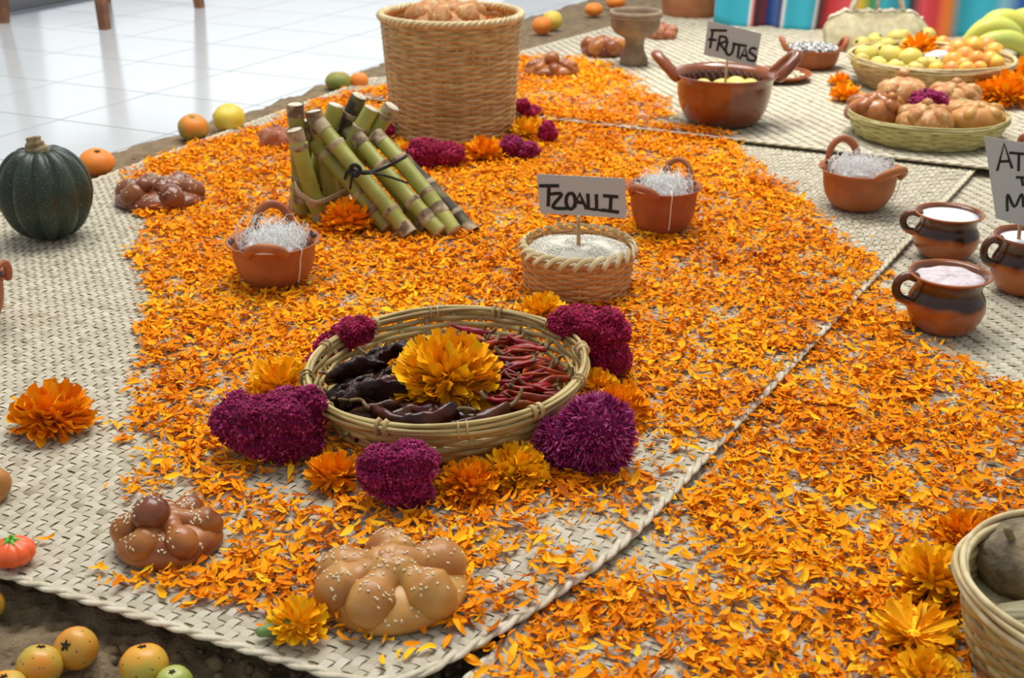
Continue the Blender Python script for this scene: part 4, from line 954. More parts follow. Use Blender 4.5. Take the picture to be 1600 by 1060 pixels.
celo('crimson cockscomb at the front foot of the tall basket', [(664, 241, 30, 25), (700, 245, 26, 23)], 'magenta', seed=6, n=2600, fl=.0038)
celo('dark purple cockscomb at the right front foot of the tall basket', [(800, 228, 19, 16), (821, 236, 19, 14), (795, 243, 13, 10)], 'purple', seed=7, n=2200, fl=.0038)
celo('small round magenta cockscomb farthest right of the tall basket', [(855, 209, 14, 18)], 'magenta', seed=8, n=1100, fl=.0038)
celo('magenta cockscomb highest up beside the right side of the tall basket', [(816, 166, 13, 12), (832, 177, 15, 12)], 'magenta', seed=9, n=1300, fl=.0038)
celo('magenta cockscomb peeking out between the canes and the tall basket', [(606, 206, 10, 14), (600, 190, 9, 12)], 'magenta', seed=10, n=500, fl=.005)
mari('orange marigold between two cockscombs in front of the tall basket', 756, 240, 31, seed=17, n=110)
mari('yellow marigold at the right side of the tall basket', 823, 206, 26, seed=18, mat='petal_yellow', n=100)
mari('small yellow marigold between canes and crimson cockscomb by the tall basket', 631, 233, 15, seed=19, mat='petal_yellow', n=70)

# ------------------------------------------------------------------ sugar cane bundles
def cane(parent, foot, top, rad, seed, dark=False):
    rd = random.Random(seed); o = parent.location; A = foot-o; B = top-o; L = (B-A).length; d = (B-A)/L
    side = d.orthogonal().normalized()*rd.uniform(-.006, .006)
    ndn = rd.randint(2, 3); nodes = sorted([(k+rd.uniform(.25, .75))/ndn for k in range(ndn)])
    pts = []; rr = []; K = 28
    for i in range(K+1):
        t = i/K; r = rad*(1-.05*t)*(1+.10*sum(math.exp(-((t-q)*L/.008)**2) for q in nodes)); pts.append(A+d*L*t+side*math.sin(t*PI)); rr.append(r)
    v, f = tube(pts, rr, 14, caps=False); c = MB().add(v, f).build('cane', 'cane_dark' if dark else 'cane', parent)
    for e, sgn in ((0, -1), (K, 1)):
        rim, ff = tube([pts[e]-d*sgn*.0005, pts[e]+d*sgn*.0012], [rr[e]*.985, rr[e]*.93], 14); MB().add(rim, ff).build('cut_end', 'cane_cut', c)
    for q in nodes:
        p = A+d*L*q+side*math.sin(q*PI); v, f = tube([p-d*.007, p-d*.0035, p, p+d*.003, p+d*.0045], [rad*1.015, rad*1.09, rad*1.12, rad*1.17, rad*1.02], 14, caps=False); MB().add(v, f).build('node_ring', 'cane_node', c)
    for q in (nodes[0]-.15, 1-.03):
        if rd.random() < .7:
            p = A+d*L*q+side*math.sin(q*PI); v, f = tube([p-d*.016, p, p+d*.008], [rad*1.012, rad*1.02, rad*1.01], 14, caps=False); MB().add(v, f).build('bark_sheath', 'cane_node', c)
cc = lambda x, y: (340+x/2.79, 100+y/2.79)
mm = MPP(600, 375)
fY = G(600, 378).y
bl = thing('sugar_cane_bundle', 'leaning front bundle of green sugar canes tied with black cord', 'sugar cane', G(600, 370))
CR = 13.0*mm
Rl = [((440, 255), (832, 775), 0, .13), ((425, 345), (742, 752), .035, .10), ((606, 320), (968, 768), .004, .13), ((688, 308), (1030, 748), .010, .13), ((565, 285), (905, 740), .045, .16), ((730, 345), (1085, 705), .040, .16)]
for i, (tp_, ft_, dy, lean) in enumerate(Rl):
    fx, fy = cc(*ft_); Yf = fY+.012+dy; foot = P3(fx, fy, Yf); foot.z = max(foot.z, CR*.9); foot.x = px_at(fx, Yf, foot.z)
    tx, ty = cc(*tp_); cane(bl, foot, P3(tx, ty, Yf+lean), CR*(1.0 if i != 5 else .92), 40+i, dark=(i == 5))
def cordloop(parent, pts, mat, r=.0030, name='cord'):
    o = parent.location; v, f = tube(spline([p-o for p in pts], 5), r, 6); MB().add(v, f).build(name, mat, parent)
cy = lambda x, y, Y: P3(*cc(x, y), Y)
Ym = fY+.012+.042
cordloop(bl, [cy(555, 500, Ym+.03), cy(575, 462, Ym-.012), cy(640, 470, Ym-.019), cy(700, 462, Ym-.006), cy(745, 445, Ym-.010), cy(800, 415, Ym-.002), cy(822, 400, Ym+.03)], 'cord_black')
cordloop(bl, [cy(575, 450, Ym-.016), cy(640, 478, Ym-.022), cy(720, 455, Ym-.012), cy(790, 420, Ym-.010), cy(820, 405, Ym+.03)], 'cord_black')
cordloop(bl, [cy(600, 470, Ym-.024), cy(660, 475, Ym-.026), cy(740, 490, Ym-.020), cy(830, 520, Ym-.022)], 'cord_black', .0022)
cordloop(bl, [cy(600, 475, Ym-.024), cy(585, 500, Ym-.026), cy(578, 545, Ym-.014)], 'cord_black', .0022)
cordloop(bl, [cy(580, 450, Ym-.020), cy(600, 440, Ym-.030), cy(622, 460, Ym-.028), cy(605, 488, Ym-.030), cy(580, 470, Ym-.022)], 'cord_black', .004, 'knot')
bl2 = thing('sugar_cane_bundle', 'rear bundle of upright sugar canes with fanned cut tops tied with twine', 'sugar cane', G(490, 345))
gY = G(490, 352).y
Ll = [((335, 290), (450, 690), 0.0, -.015), ((338, 178), (372, 655), .035, -.01), ((418, 208), (505, 640), .035, .0), ((395, 250), (345, 655), .05, .0), ((515, 180), (385, 640), .085, .0), ((618, 140), (420, 640), .12, -.015), ((672, 195), (470, 640), .08, .0), ((760, 185), (520, 640), .11, -.02)]
for i, (tp_, ft_, dy, lean) in enumerate(Ll):
    fx, fy = cc(*ft_); Yf = gY+.012+dy; foot = P3(fx, fy, Yf); foot.z = max(min(foot.z, .03), .012); foot.x = px_at(fx, Yf, foot.z)
    tx, ty = cc(*tp_); cane(bl2, foot, P3(tx, ty, Yf+lean), 13*MPP(490, 330)*.98, 60+i, dark=(i == 5))
Yt = gY-.008
cordloop(bl2, [cy(335, 510, Yt+.05), cy(350, 560, Yt-.004), cy(400, 597, Yt-.010), cy(450, 595, Yt-.006), cy(500, 575, Yt+.012), cy(560, 545, Yt+.03)], 'twine', .0022, 'twine')
cordloop(bl2, [cy(335, 500, Yt+.05), cy(352, 550, Yt-.003), cy(400, 588, Yt-.010), cy(450, 604, Yt-.006), cy(500, 584, Yt+.012), cy(560, 550, Yt+.03)], 'twine', .0022, 'twine')

# ------------------------------------------------------------------ clay bowls with white thread
loc, R, H = potfit(432, 374, 454, 73); clay_bowl('clay_bowl', 'terracotta bowl with white thread left of the sugar canes', loc, R, H, (math.radians(100), math.radians(-88)), thread='tangle of white cotton thread in the terracotta bowl left of the canes', seed=1)
loc, R, H = potfit(1034, 290, 370, 59); clay_bowl('clay_bowl', 'terracotta bowl with white thread behind the shade-grey card sign and seed basket', loc, R, H, (math.radians(62), math.radians(-128)), thread='heap of white cotton thread in the bowl behind the seed basket', seed=2)
loc, R, H = potfit(1338, 262, 333, 64); clay_bowl('clay_bowl', 'terracotta bowl with white thread on bare mat right of the petals', loc, R, H, (math.radians(102), math.radians(-62)), thread='heap of white cotton thread in the bowl right of the petals', seed=3)
loc, R, H = potfit(-46, 436, 520, 66); clay_bowl('clay_bowl', 'terracotta bowl cut off by the left edge, only its handle showing', loc, R, H, (math.radians(-10), math.radians(170)), thread='', seed=4)
loc, R, H = potfit(1640, 232, 292, 52, sup=ZC); clay_bowl('clay_bowl', 'terracotta bowl at the right edge showing only a handle behind the sign', loc, R, H, (math.radians(195), math.radians(10)), thread='', seed=5)

# ------------------------------------------------------------------ small seed basket and its sign
loc, R, H = potfit(901, 385, 478, 90, base=.88); sbl = loc.copy(); sbH = H
basket('seed_basket', 'small round cane basket filled with white amaranth seeds', loc, lambda t: (R*(.90+.07*t), .004+(H-.004)*t), 13, 24, .0020, .0036, 'wicker_orange', rim='leaf', rim_mat='wicker_rim', rimr=.0075, seed=3)
am = thing('amaranth_seeds', 'white amaranth seeds heaped level in the small cane basket', 'seeds', (loc.x, loc.y, 0))
v, f = lathe([(.001, H*1.02), (R*.3, H*1.03), (R*.6, H*.99), (R*.9, H*.88), (R*.92, H*.3), (.001, H*.3)], 40, fn=lambda r, z, a: (r, z+.0025*math.sin(a*3+r*90) if z > H*.8 else z)); MB().add(v, f).build('heap', 'seed_base', am)
rgp = np.random.default_rng(5); n_ = 3400; aa = rgp.uniform(0, 6.3, n_); uu = np.sqrt(rgp.random(n_))*.90; zz = np.interp(uu, [0, .3, .6, .9], [1.02, 1.03, .99, .88])*H + .0025*np.sin(aa*3+uu*R*90)
tv, tf = ball(.0013, .0011, .0009, nu=5, nv=3); V, F_ = inst(tv, np.array(tf), rot_from(rgp.normal(size=(n_, 3)), aa), np.stack([np.cos(aa)*uu*R, np.sin(aa)*uu*R, zz+.0006], 1), rgp.uniform(.8, 1.25, n_))
ob('grains', mesh_np('grains', V, F_, np.repeat(rgp.random(n_), len(tv))), 'seed_white', am, kind='stuff')
c7 = lambda x, y: (780+x/2.65, 220+y/2.65)
ell = lambda cx, cy_, rx, ry, n=12, a0=-1.57: [(cx+rx*math.cos(a0+2*PI*i/n), cy_+ry*math.sin(a0+2*PI*i/n)) for i in range(n+1)]
sign('shade-grey card sign reading TZOALLI stuck in the small seed basket', [(155, 138), (522, 157), (527, 322), (170, 300)], (c7(330, 315), c7(331, 405)), sbl.y-.01,
     [[[(165, 187), (248, 187)], [(206, 189), (203, 272)]], [[(210, 222), (258, 222), (222, 275), (282, 281)]], [ell(296, 250, 19, 33)], [[(312, 276), (332, 219), (362, 284)], [(322, 254), (352, 258)]], [[(367, 220), (370, 282), (400, 285)]], [[(402, 222), (404, 286), (432, 289)]], [[(430, 228), (493, 233)], [(463, 232), (460, 290)], [(425, 287), (496, 297)]]], c7, 5.6)

# ------------------------------------------------------------------ big glazed pot with its sign
loc, R, H = potfit(1128, 113, 205, 84, base=.78, sup=ZC); big = loc.copy(); bgH = H; bgR = R
pot = clay_bowl('cooking_pot', 'big glazed brown clay pot with flared handles and dark stripes inside', loc, R, H, (PI, 0.0), cat='pot', thread='', seed=6, mat='clay_glazed', base=.62, hr=.26, lean=.36)
for k in range(17):
    a = .25+2.6*k/16; pts = [Vector((math.cos(a+.25*t)*R*(.765*(1-t)+.840*t), math.sin(a+.25*t)*R*(.765*(1-t)+.840*t), H*(.45+.42*t))) for t in (0, .25, .5, .75, 1)]
    v, f = tube(pts, 1, 6, flat=(R*.030, R*.0025), up=(-math.cos(a+.12), -math.sin(a+.12), .1)); MB().add(v, f).build('painted_stripe', 'paint_dark', pot)
rd = random.Random(3)
for i, (x, y) in enumerate(((-.32, -.25), (.02, -.32), (.25, -.42), (.42, -.15), (-.05, .12), (.25, .2), (-.4, .15), (-.1, -.55), (.5, .2))):
    fruit('yellow_fruit', 'yellow-brown potato-like fruit lying in the big glazed clay pot', (loc.x+x*R, loc.y+y*R, loc.z+H*.52), R*rd.uniform(.17, .23), 'guava', .72, (rd.uniform(-.4, .4), rd.uniform(-.4, .4), rd.uniform(0, 6)), None, 'fruits in the big clay pot', seed=i, dim=.03)['group'] = 'fruits in the big clay pot'
c4_ = lambda x, y: (780+x/3.3333, y/3.3333)
sign('shade-grey card sign reading FRUTAS standing in the big glazed pot', [(1088, 108), (1367, 175), (1335, 350), (1065, 285)], (c4_(1190, 315), c4_(1176, 440)), big.y-.02,
     [[[(1100, 157), (1186, 160)], [(1113, 157), (1098, 252)], [(1088, 205), (1132, 209)]], [[(1150, 187), (1135, 266)], [(1148, 189), (1178, 194), (1183, 213), (1143, 228)], [(1150, 228), (1187, 278)]], [[(1190, 214), (1180, 258), (1190, 285), (1212, 276), (1226, 222)]], [[(1214, 228), (1290, 240)], [(1251, 235), (1241, 302)]], [[(1252, 309), (1281, 250), (1296, 316)], [(1262, 288), (1290, 292)]], [[(1341, 257), (1318, 250), (1303, 270), (1322, 285), (1338, 300), (1325, 318), (1296, 311)]]], c4_, 3.7)

# ------------------------------------------------------------------ grey goblet, back pot, bean bowl, seed plate
loc = G(992, 104, ZC); m = MPP(992, 100, ZC); loc.y += 20*m; H = zat(loc, 16)-ZC; m = (loc.y*cP+CAMH*sP)/FPX
gb = thing('clay_goblet', 'grey-brown clay incense goblet on the back mat', 'goblet', loc)
prof = [(.001, 0), (22, 0), (23, .02), (21, .12), (16, .25), (14.5, .38), (16, .48), (22, .53), (32, .60), (37.5, .70), (38.5, .80), (38, .88), (40.5, .90), (41, .95), (40, 1.0), (37, 1.0), (36, .93), (34, .80), (26, .68), (.001, .62)]
v, f = lathe([(r*m, z*H) for r, z in prof], 40); MB().add(v, f).build('cup', 'clay_grey', gb)
v, f = tube([Vector((math.cos(a)*40.5*m, math.sin(a)*40.5*m, H*.89)) for a in (2*PI*i/40 for i in range(40))], m*1.2, 6, closed=True, up=(0, 0, 1)); MB().add(v, f).build('rim_groove', 'clay_grey', gb)
loc, R, H = potfit(1080, -40, 38, 56, base=.8, sup=-.012)
bp = thing('flower_pot', 'large terracotta pot at the top edge beside the striped cloth', 'pot', loc)
prof = [(.001, 0), (.78, 0), (.82, .03), (.93, .4), (.99, .75), (1.0, .88), (1.08, .90), (1.10, 1.0), (1.04, 1.03), (.95, .98), (.9, .6), (.001, .5)]
v, f = lathe([(r*R*.93, z*H) for r, z in prof], 40); MB().add(v, f).build('body', 'clay_pale', bp)
v, f = tube([Vector((math.cos(a)*R*1.0, math.sin(a)*R*1.0, H*.95)) for a in (2*PI*i/48 for i in range(48))], R*.06, 8, closed=True, up=(0, 0, 1)); MB().add(v, f).build('rim_band', 'clay_pale', bp)
loc, R, H = potfit(1268, 74, 110, 46, base=.66, sup=ZC)
bb = clay_bowl('bean_bowl', 'low terracotta bowl with handles full of black and white beans', loc, R, H, (PI*.97, .05), thread='', seed=7, base=.66, hr=.22)
rgp = np.random.default_rng(6); n_ = 900; aa = rgp.uniform(0, 6.3, n_); uu = np.sqrt(rgp.random(n_))*.82
tv, tf = ball(.0052, .0036, .003, nu=7, nv=4); V, F_ = inst(tv, np.array(tf), rot_from(rgp.normal(0, .5, (n_, 3))+[0, 0, 1], aa*7), np.stack([np.cos(aa)*uu*R, np.sin(aa)*uu*R, H*(.96+.12*(1-uu**2))+rgp.normal(0, .0015, n_)], 1))
bs = ob('beans', mesh_np('beans', V, F_, np.repeat(rgp.random(n_), len(tv))), 'bean', loc=loc); tag(bs, 'black and white beans heaped in the low terracotta bowl', 'beans', kind='stuff')
loc = G(1216, 124, ZC); R = 50*MPP(1216, 124, ZC)
pl = thing('clay_plate', 'brown clay plate with pale seeds behind the big glazed pot', 'plate', loc)
v, f = lathe([(.001, .002), (.6*R, 0), (.75*R, .003), (.98*R, .016), (1.0*R, .020), (.97*R, .021), (.74*R, .009), (.001, .007)], 48); MB().add(v, f).build('dish', 'clay_glazed', pl)
v, f = tube([Vector((math.cos(a)*R*.99, math.sin(a)*R*.99, .0195)) for a in (2*PI*i/48 for i in range(48))], .0025, 6, closed=True, up=(0, 0, 1)); MB().add(v, f).build('rim_line', 'clay', pl)
n_ = 700; aa = rgp.uniform(0, 6.3, n_); uu = np.sqrt(rgp.random(n_))*.74
tv, tf = ball(.006, .0035, .0016, nu=6, nv=4); V, F_ = inst(tv, np.array(tf), rot_from(rgp.normal(0, .35, (n_, 3))+[0, 0, 1], aa*9), np.stack([np.cos(aa)*uu*R, np.sin(aa)*uu*R, .010+.012*(1-uu**2)*rgp.random(n_)+.002], 1))
sd = ob('squash_seeds', mesh_np('squash_seeds', V, F_, np.repeat(rgp.random(n_), len(tv))), 'oat', loc=loc); tag(sd, 'pale flat seeds heaped on the brown clay plate', 'seeds', kind='stuff')

# ------------------------------------------------------------------ glazed mugs
def mug(label, px, yrim, ybot, hw, hang, fill, flabel, sup, seed=0):
    loc, R, H = potfit(px, yrim, ybot, hw, base=.62, sup=sup)
    sc = R/.055; HH = H/sc; k = HH/.09
    root = thing('clay_mug', label, 'mug', loc); root.scale = (sc, sc, sc*k)
    prof = [(.001, .002), (.030, 0), (.034, .001), (.044, .010), (.0515, .024), (.0545, .038), (.0525, .052), (.0480, .061), (.0455, .066), (.0462, .074), (.0500, .083), (.0550, .088), (.0560, .0895), (.0545, .0910), (.0505, .088), (.0440, .078), (.0420, .066), (.046, .055), (.048, .04), (.04, .015), (.001, .006)]
    v, f = lathe(prof, 56); MB().add(v, f).build('body', 'mug', root)
    pts = [Vector((.048, 0, .083)), Vector((.060, 0, .085)), Vector((.071, 0, .077)), Vector((.073, 0, .062)), Vector((.066, 0, .050)), Vector((.052, 0, .044))]
    v, f = sausage(spline(pts, 4), [.0068-.0014*math.sin(i/20*PI) for i in range(21)], 10, flat=(1.2, 1)); ca, sa = math.cos(hang), math.sin(hang)
    v = [(p[0]*ca-p[1]*sa, p[0]*sa+p[1]*ca, p[2]) for p in v]; MB().add(v, f).build('handle', 'mug', root)
    v, f = tube([Vector((math.cos(a)*.0552, math.sin(a)*.0552, .0897)) for a in (2*PI*i/48 for i in range(48))], .0018, 6, closed=True, up=(0, 0, 1)); MB().add(v, f).build('bare_lip', 'clay', root)
    fl_ = thing('mug_filling', flabel, 'drink', loc); fl_.scale = root.scale
    v, f = lathe([(.001, .086), (.02, .0862), (.036, .0855), (.0468, .0835), (.045, .07), (.001, .07)], 40, fn=lambda r, z, a: (r, z + (.0012*math.sin(a*4+r*300+seed) + .0007*math.sin(a*9) if fill == 'atole_pink' and z > .08 else 0))); MB().add(v, f).build('surface', fill, fl_)
    return loc, H
mug('glazed brown mug of smooth white drink, rearmost of the three', 1474, 332, 410, 51, math.radians(165), 'atole_white', 'smooth white drink in the rearmost glazed mug', ZB, 1)
mug('glazed brown mug of lumpy pink-white drink, nearest of the three', 1472, 427, 527, 61, math.radians(178), 'atole_pink', 'lumpy pinkish drink in the nearest glazed mug', ZB, 2)
mL, mH = mug('glazed brown mug under the sign at the right edge', 1594, 368, 465, 52, math.radians(182), 'atole_white', 'pale drink in the glazed mug under the sign', ZB, 3)
c8 = lambda x, y: (1380+x/3.03, 190+y/3.03)
sign('tall shade-grey card sign with handwritten capitals at the right edge', [(478, 70), (760, 116), (790, 530), (535, 460)], (c8(655, 480), c8(655, 545)), mL.y-.01,
     [[[(540, 233), (573, 105), (611, 222)], [(549, 190), (603, 188)]], [[(598, 148), (690, 156)], [(643, 152), (641, 235)]], [[(629, 264), (690, 268)], [(655, 266), (663, 305)]], [[(588, 426), (590, 346), (622, 404), (656, 344), (664, 405)]]], c8, 4.2)

# ------------------------------------------------------------------ fruit basket and bread basket
loc, R, H = potfit(1449, 88, 152, 124, base=.82, sup=ZC); fb = loc.copy(); fR, fH = R, H
basket('fruit_basket', 'wide cane basket piled with guavas and plums at the back right', loc, lambda t: (R*(.82+.18*t**.8), .004+(H-.004)*t), 11, 32, .0026, .0052, 'wicker', rim='rods', rim_mat='wicker_rim', rimr=.0052, seed=4, liner='wicker')
def zfruit(x, y, z): return Vector((fb.x, fb.y, fb.z))+Vector((x*fR, y*fR, z*fH))
rd = random.Random(11)
heap = thing('petal_bed', 'straw-coloured bed under the fruit in the wide basket', 'filling', fb); v, f = lathe([(.001, fH*.86), (fR*.5, fH*.80), (fR*.86, fH*.55), (.001, .01)], 30); MB().add(v, f).build('bed', 'wicker_pale', heap)
gu = [(1352, 88, 17), (1372, 86, 16), (1391, 90, 19), (1422, 96, 19), (1367, 68, 14), (1385, 76, 14), (1400, 66, 16), (1345, 74, 14), (1418, 78, 15), (1458, 103, 13), (1440, 104, 12), (1448, 60, 14), (1410, 60, 12), (1345, 98, 13), (1372, 104, 14), (1400, 108, 14), (1430, 110, 13)]
for i, (x, y, r_) in enumerate(gu):
    z = fb.z+fH*.86; p = G(x, y, z); m = MPP(x, y, z)
    fruit('guava', 'yellow guava in the left half of the wide fruit basket', (p.x, p.y, p.z-r_*m*.75), r_*m, 'guava', .92, (rd.uniform(-1, 1), rd.uniform(-1, 1), 0), 'dark_spot', 'guavas in the fruit basket', seed=i, cs=.2, dim=.08)
plm = [(1488, 102, 15), (1506, 92, 15), (1524, 98, 14), (1546, 100, 15), (1505, 106, 12), (1496, 82, 16), (1520, 80, 17), (1552, 86, 15), (1540, 76, 14), (1478, 88, 13), (1530, 110, 11), (1472, 72, 12), (1462, 112, 12), (1486, 112, 12), (1510, 112, 12), (1556, 102, 12)]
for i, (x, y, r_) in enumerate(plm):
    z = fb.z+fH*.86; p = G(x, y, z); m = MPP(x, y, z)
    fruit('plum', 'orange-yellow plum in the right half of the wide fruit basket', (p.x, p.y, p.z-r_*m*.7), r_*m, 'plum', 1.05, (rd.uniform(-1, 1), rd.uniform(-1, 1), 0), None, 'plums in the fruit basket', seed=20+i, dim=.05)
p = G(1466, 92, fb.z+fH*.9); cr = thing('copal_lump', 'white resin lump among the fruit in the wide basket', 'resin', p); v, f = ball(.034, .026, .020, (0, 0, .004), 14, 9, lambda q: 1+.3*fnoise(q, 2.2)); MB().add(v, f).build('lump', 'crystal', cr)
v, f = ball(.016, .014, .012, (-.03, -.012, .006), 12, 8, lambda q: 1+.3*fnoise(q+Vector((3, 0, 0)), 2.2)); MB().add(v, f).build('chip', 'crystal', cr)
mari('orange marigold lying on top of the fruit in the wide basket', 1437, 74, 27, sup=fb.z+fH*.95, seed=21, n=90, flat=.6, mat='petal_orange')
loc, R, H = potfit(1444, 176, 236, 121, base=.86, sup=ZC); bbk = loc.copy(); bR, bH = R, H
basket('bread_basket', 'low oval cane basket with six sugared breads and a purple flower', loc, lambda t: (R*(.86+.13*t**.8), .004+(H-.004)*t), 8, 32, .0026, .0058, 'reed_green', rim='rods', rim_mat='reed_green', rimr=.0048, seed=5, liner='reed_green')
def inbread(label, px, ybot, wpx, hpx, bones, seed, mat='crust_sugar', z=.55, **k):
    return loaf(label, px, ybot, wpx, hpx, bones, mat, sup=ZC+bH*z, seed=seed, **k)
inbread('sugared bread at the left end of the low bread basket', 1366, 194, 96, 54, [0, 1.3, 2.6, 3.9, 5.2], 31, mat='crust', boner=.24, kr=.18, knob=(.4, -.4), z=.6)
inbread('tall upright bread with a knob at the back of the low bread basket', 1408, 176, 88, 68, [.4, 1.6, 2.8, 3.9, 5.2], 32, boner=.2, kr=.22, knob=(0, .2), z=.6)
inbread('sugared bread at the back right of the low bread basket', 1490, 170, 84, 46, [0, 1.3, 2.6, 3.9, 5.2], 33, boner=.26, z=.6)
inbread('sugared bread at the front centre of the low bread basket', 1444, 207, 92, 50, [.3, 1.5, 2.7, 3.9, 5.2], 34, boner=.24, z=.55)
inbread('golden bread at the right end of the low bread basket', 1524, 202, 96, 48, [.2, 1.7, 2.9, 4.1, 5.3], 35, mat='crust_pale', boner=.2, kr=0, z=.55)
inbread('sugared bread wedged behind the golden one in the low bread basket', 1494, 190, 66, 36, [.2, 1.7, 2.9, 4.1, 5.3], 36, boner=.24, kr=0, z=.55)
celo('purple cockscomb in the middle of the low bread basket', [(1446, 158, 24, 18), (1462, 160, 18, 16), (1440, 165, 16, 13)], 'purple', sup=ZC+bH*.7, seed=11, n=1500, fl=.005, ybot=182)
mari('large orange marigold at the right side of the bread basket', 1576, 148, 40, sup=ZC, seed=22, n=140)
mari('orange marigold behind the right rim of the bread basket', 1530, 150, 32, sup=ZC, seed=23, n=110, flat=.5)
mari('orange marigold at the far right below the bananas', 1600, 118, 30, sup=ZC, seed=24, n=90)
mari('orange marigold at the left end of the bread basket', 1322, 150, 24, sup=ZC, seed=25, n=100, flat=.6)
mari('small orange marigold with a green calyx left of the fruit basket', 1312, 128, 17, sup=ZC, seed=26, n=80, flat=.6, stem=(1, -.2, .1))

# ------------------------------------------------------------------ bananas
bz = G(1545, 98, ZC); ban = thing('banana_bunch', 'bunch of greenish yellow bananas behind the fruit basket at the right edge', 'bananas', bz)
bY = bz.y
for i, (pp, rpx, dy) in enumerate((([(1505, 70), (1530, 48), (1560, 42), (1588, 58), (1594, 80)], 15, .06), ([(1525, 56), (1548, 35), (1578, 32), (1605, 50), (1606, 85)], 16, .10), ([(1510, 82), (1540, 66), (1575, 62), (1600, 75), (1604, 95)], 14, .03), ([(1560, 45), (1590, 30), (1620, 36), (1640, 60), (1622, 92)], 16, .13))):
    pts = [P3(x, y, bY+dy)-bz for x, y in pp]; sp_ = spline(pts, 5); m = MPP(1560, 70, ZC); K = len(sp_)
    v, f = sausage(sp_, [m*rpx*min(1, .42+1.9*min(t, (1-t)*.8)) for t in (j/(K-1) for j in range(K))], 7); b_ = MB().add(v, f).build('banana', 'banana', ban)
    t0 = sp_[0]; d_ = (sp_[0]-sp_[1]).normalized(); v, f = sausage([t0+d_*m*4, t0+d_*m*9], m*3, 8); MB().add(v, f).build('tip', 'banana_tip', b_)
cp = P3(1606, 94, bY+.06)-bz; v, f = sausage([cp, cp+Vector((.01, 0, -.012))], .016, 10); MB().add(v, f).build('crown', 'banana_tip', ban)

# ------------------------------------------------------------------ palm bag
bg0 = G(1372, 80, ZC); bag = thing('palm_bag', 'woven palm bag with looped handles standing before the striped cloth', 'bag', bg0)
m = MPP(1372, 80, ZC); bw = 84*m; bh = zat(bg0+Vector((0, .06, 0)), 18)-ZC
nu_, nv_ = 40, 14
for sgn in (-1, 1):
    vs = []; 
    for j in range(nv_+1):
        t = j/nv_; wd_ = bw*(1.0-.02*t-.10*max(0, t-.7)/.3) ; bulge = .035*math.sin(PI*min(1, .15+t*.8))+.006
        for i in range(nu_+1):
            u = -1+2*i/nu_; w_ = max(0, 1-abs(u)**2.6)
            zt = t*bh*(1-.10*abs(u)**3*0) - (bh*.22*max(0, abs(u)-.72)/.28*t) + (.004*math.sin(u*26) if j == nv_ else 0)
            vs.append((u*wd_, sgn*bulge*w_**.5 + t*.07, zt))
    fs = [(j*(nu_+1)+i, j*(nu_+1)+i+1, (j+1)*(nu_+1)+i+1, (j+1)*(nu_+1)+i) for j in range(nv_) for i in range(nu_)]
    o = MB().add(vs, fs).build('panel', 'palm_bag', bag) if 'palm_bag' in MATS else None
    if o is None:
        mbag = M('palm_bag', (.50, .44, .27), .7, c2=(.38, .32, .18), scale=30); nt = mbag.node_tree
        tcn = nt.nodes.new('ShaderNodeTexCoord'); ck = nt.nodes.new('ShaderNodeTexChecker'); ck.inputs['Scale'].default_value = 110; mp = nt.nodes.new('ShaderNodeMapping'); mp.inputs['Rotation'].default_value = (0, .785, 0)
        nt.links.new(tcn.outputs['Object'], mp.inputs[0]); nt.links.new(mp.outputs[0], ck.inputs['Vector']); bpn = nt.nodes.new('ShaderNodeBump'); bpn.inputs['Strength'].default_value = .5; bpn.inputs['Distance'].default_value = .003
        nt.links.new(ck.outputs['Fac'], bpn.inputs['Height']); nt.links.new(bpn.outputs[0], nt.nodes['Principled BSDF'].inputs['Normal'])
        o = MB().add(vs, fs).build('panel', 'palm_bag', bag)
    sm = o.modifiers.new('thick', 'SOLIDIFY'); sm.thickness = .003
    top = [Vector(vs[nv_*(nu_+1)+i]) for i in range(nu_+1)]
    v, f = tube([p+Vector((0, 0, .003*math.sin(i*1.9))) for i, p in enumerate(top)], .0055, 6); MB().add(v, f).build('rim_braid', 'palm_edge', bag)
    a_, b_ = top[9], top[31]
    pts = [a_, a_+Vector((.012, 0, .035)), a_.lerp(b_, .3)+Vector((0, 0, .085)), a_.lerp(b_, .7)+Vector((0, 0, .085)), b_+Vector((-.012, 0, .035)), b_]
    v, f = tube(spline(pts, 5), .0065, 8); MB().add(v, f).build('handle', 'palm_edge', bag)
mid = Vector((0, .07, bh)); v, f = tube([mid+Vector((0, 0, -.01)), mid+Vector((.002, 0, .04)), mid+Vector((0, 0, .08))], .006, 8); MB().add(v, f).build('handle', 'palm_edge', bag)

# ------------------------------------------------------------------ striped cloth hanging at the back
s0_, s1_ = G(1118, 46, -.014), G(1720, 78, -.014); sd_ = (s1_-s0_); nrm = Vector((sd_.y, -sd_.x, 0)).normalized()
nu_, nv_ = 220, 16; vs = []; rs = []
for j in range(nv_+1):
    t = j/nv_
    for i in range(nu_+1):
        u = i/nu_; fold = (.022*math.sin(u*34+t*.8) + .012*math.sin(u*71+1))*(1-.45*t)
        hem = .03*max(0, .05-u)/.05
        p = s0_ + sd_*(u + .012*math.sin(u*17)*(1-t)) + nrm*(fold + .05*(1-t)**2) + Vector((0, 0, .004+hem+t*.62))
        vs.append(p-s0_); rs.append(u*1.02 + .028*(t*6*max(0, .25-u)*-1) + .004*math.sin(t*4+u*9))
fs = [(j*(nu_+1)+i, j*(nu_+1)+i+1, (j+1)*(nu_+1)+i+1, (j+1)*(nu_+1)+i) for j in range(nv_) for i in range(nu_)]
cl = ob('striped_cloth', mesh_np('striped_cloth', vs, fs, np.clip(rs, 0, 1)), 'serape', loc=s0_); cl.modifiers.new('thick', 'SOLIDIFY').thickness = .003
tag(cl, 'bright turquoise, red and blue striped cloth hanging to the ground at the back', 'cloth')

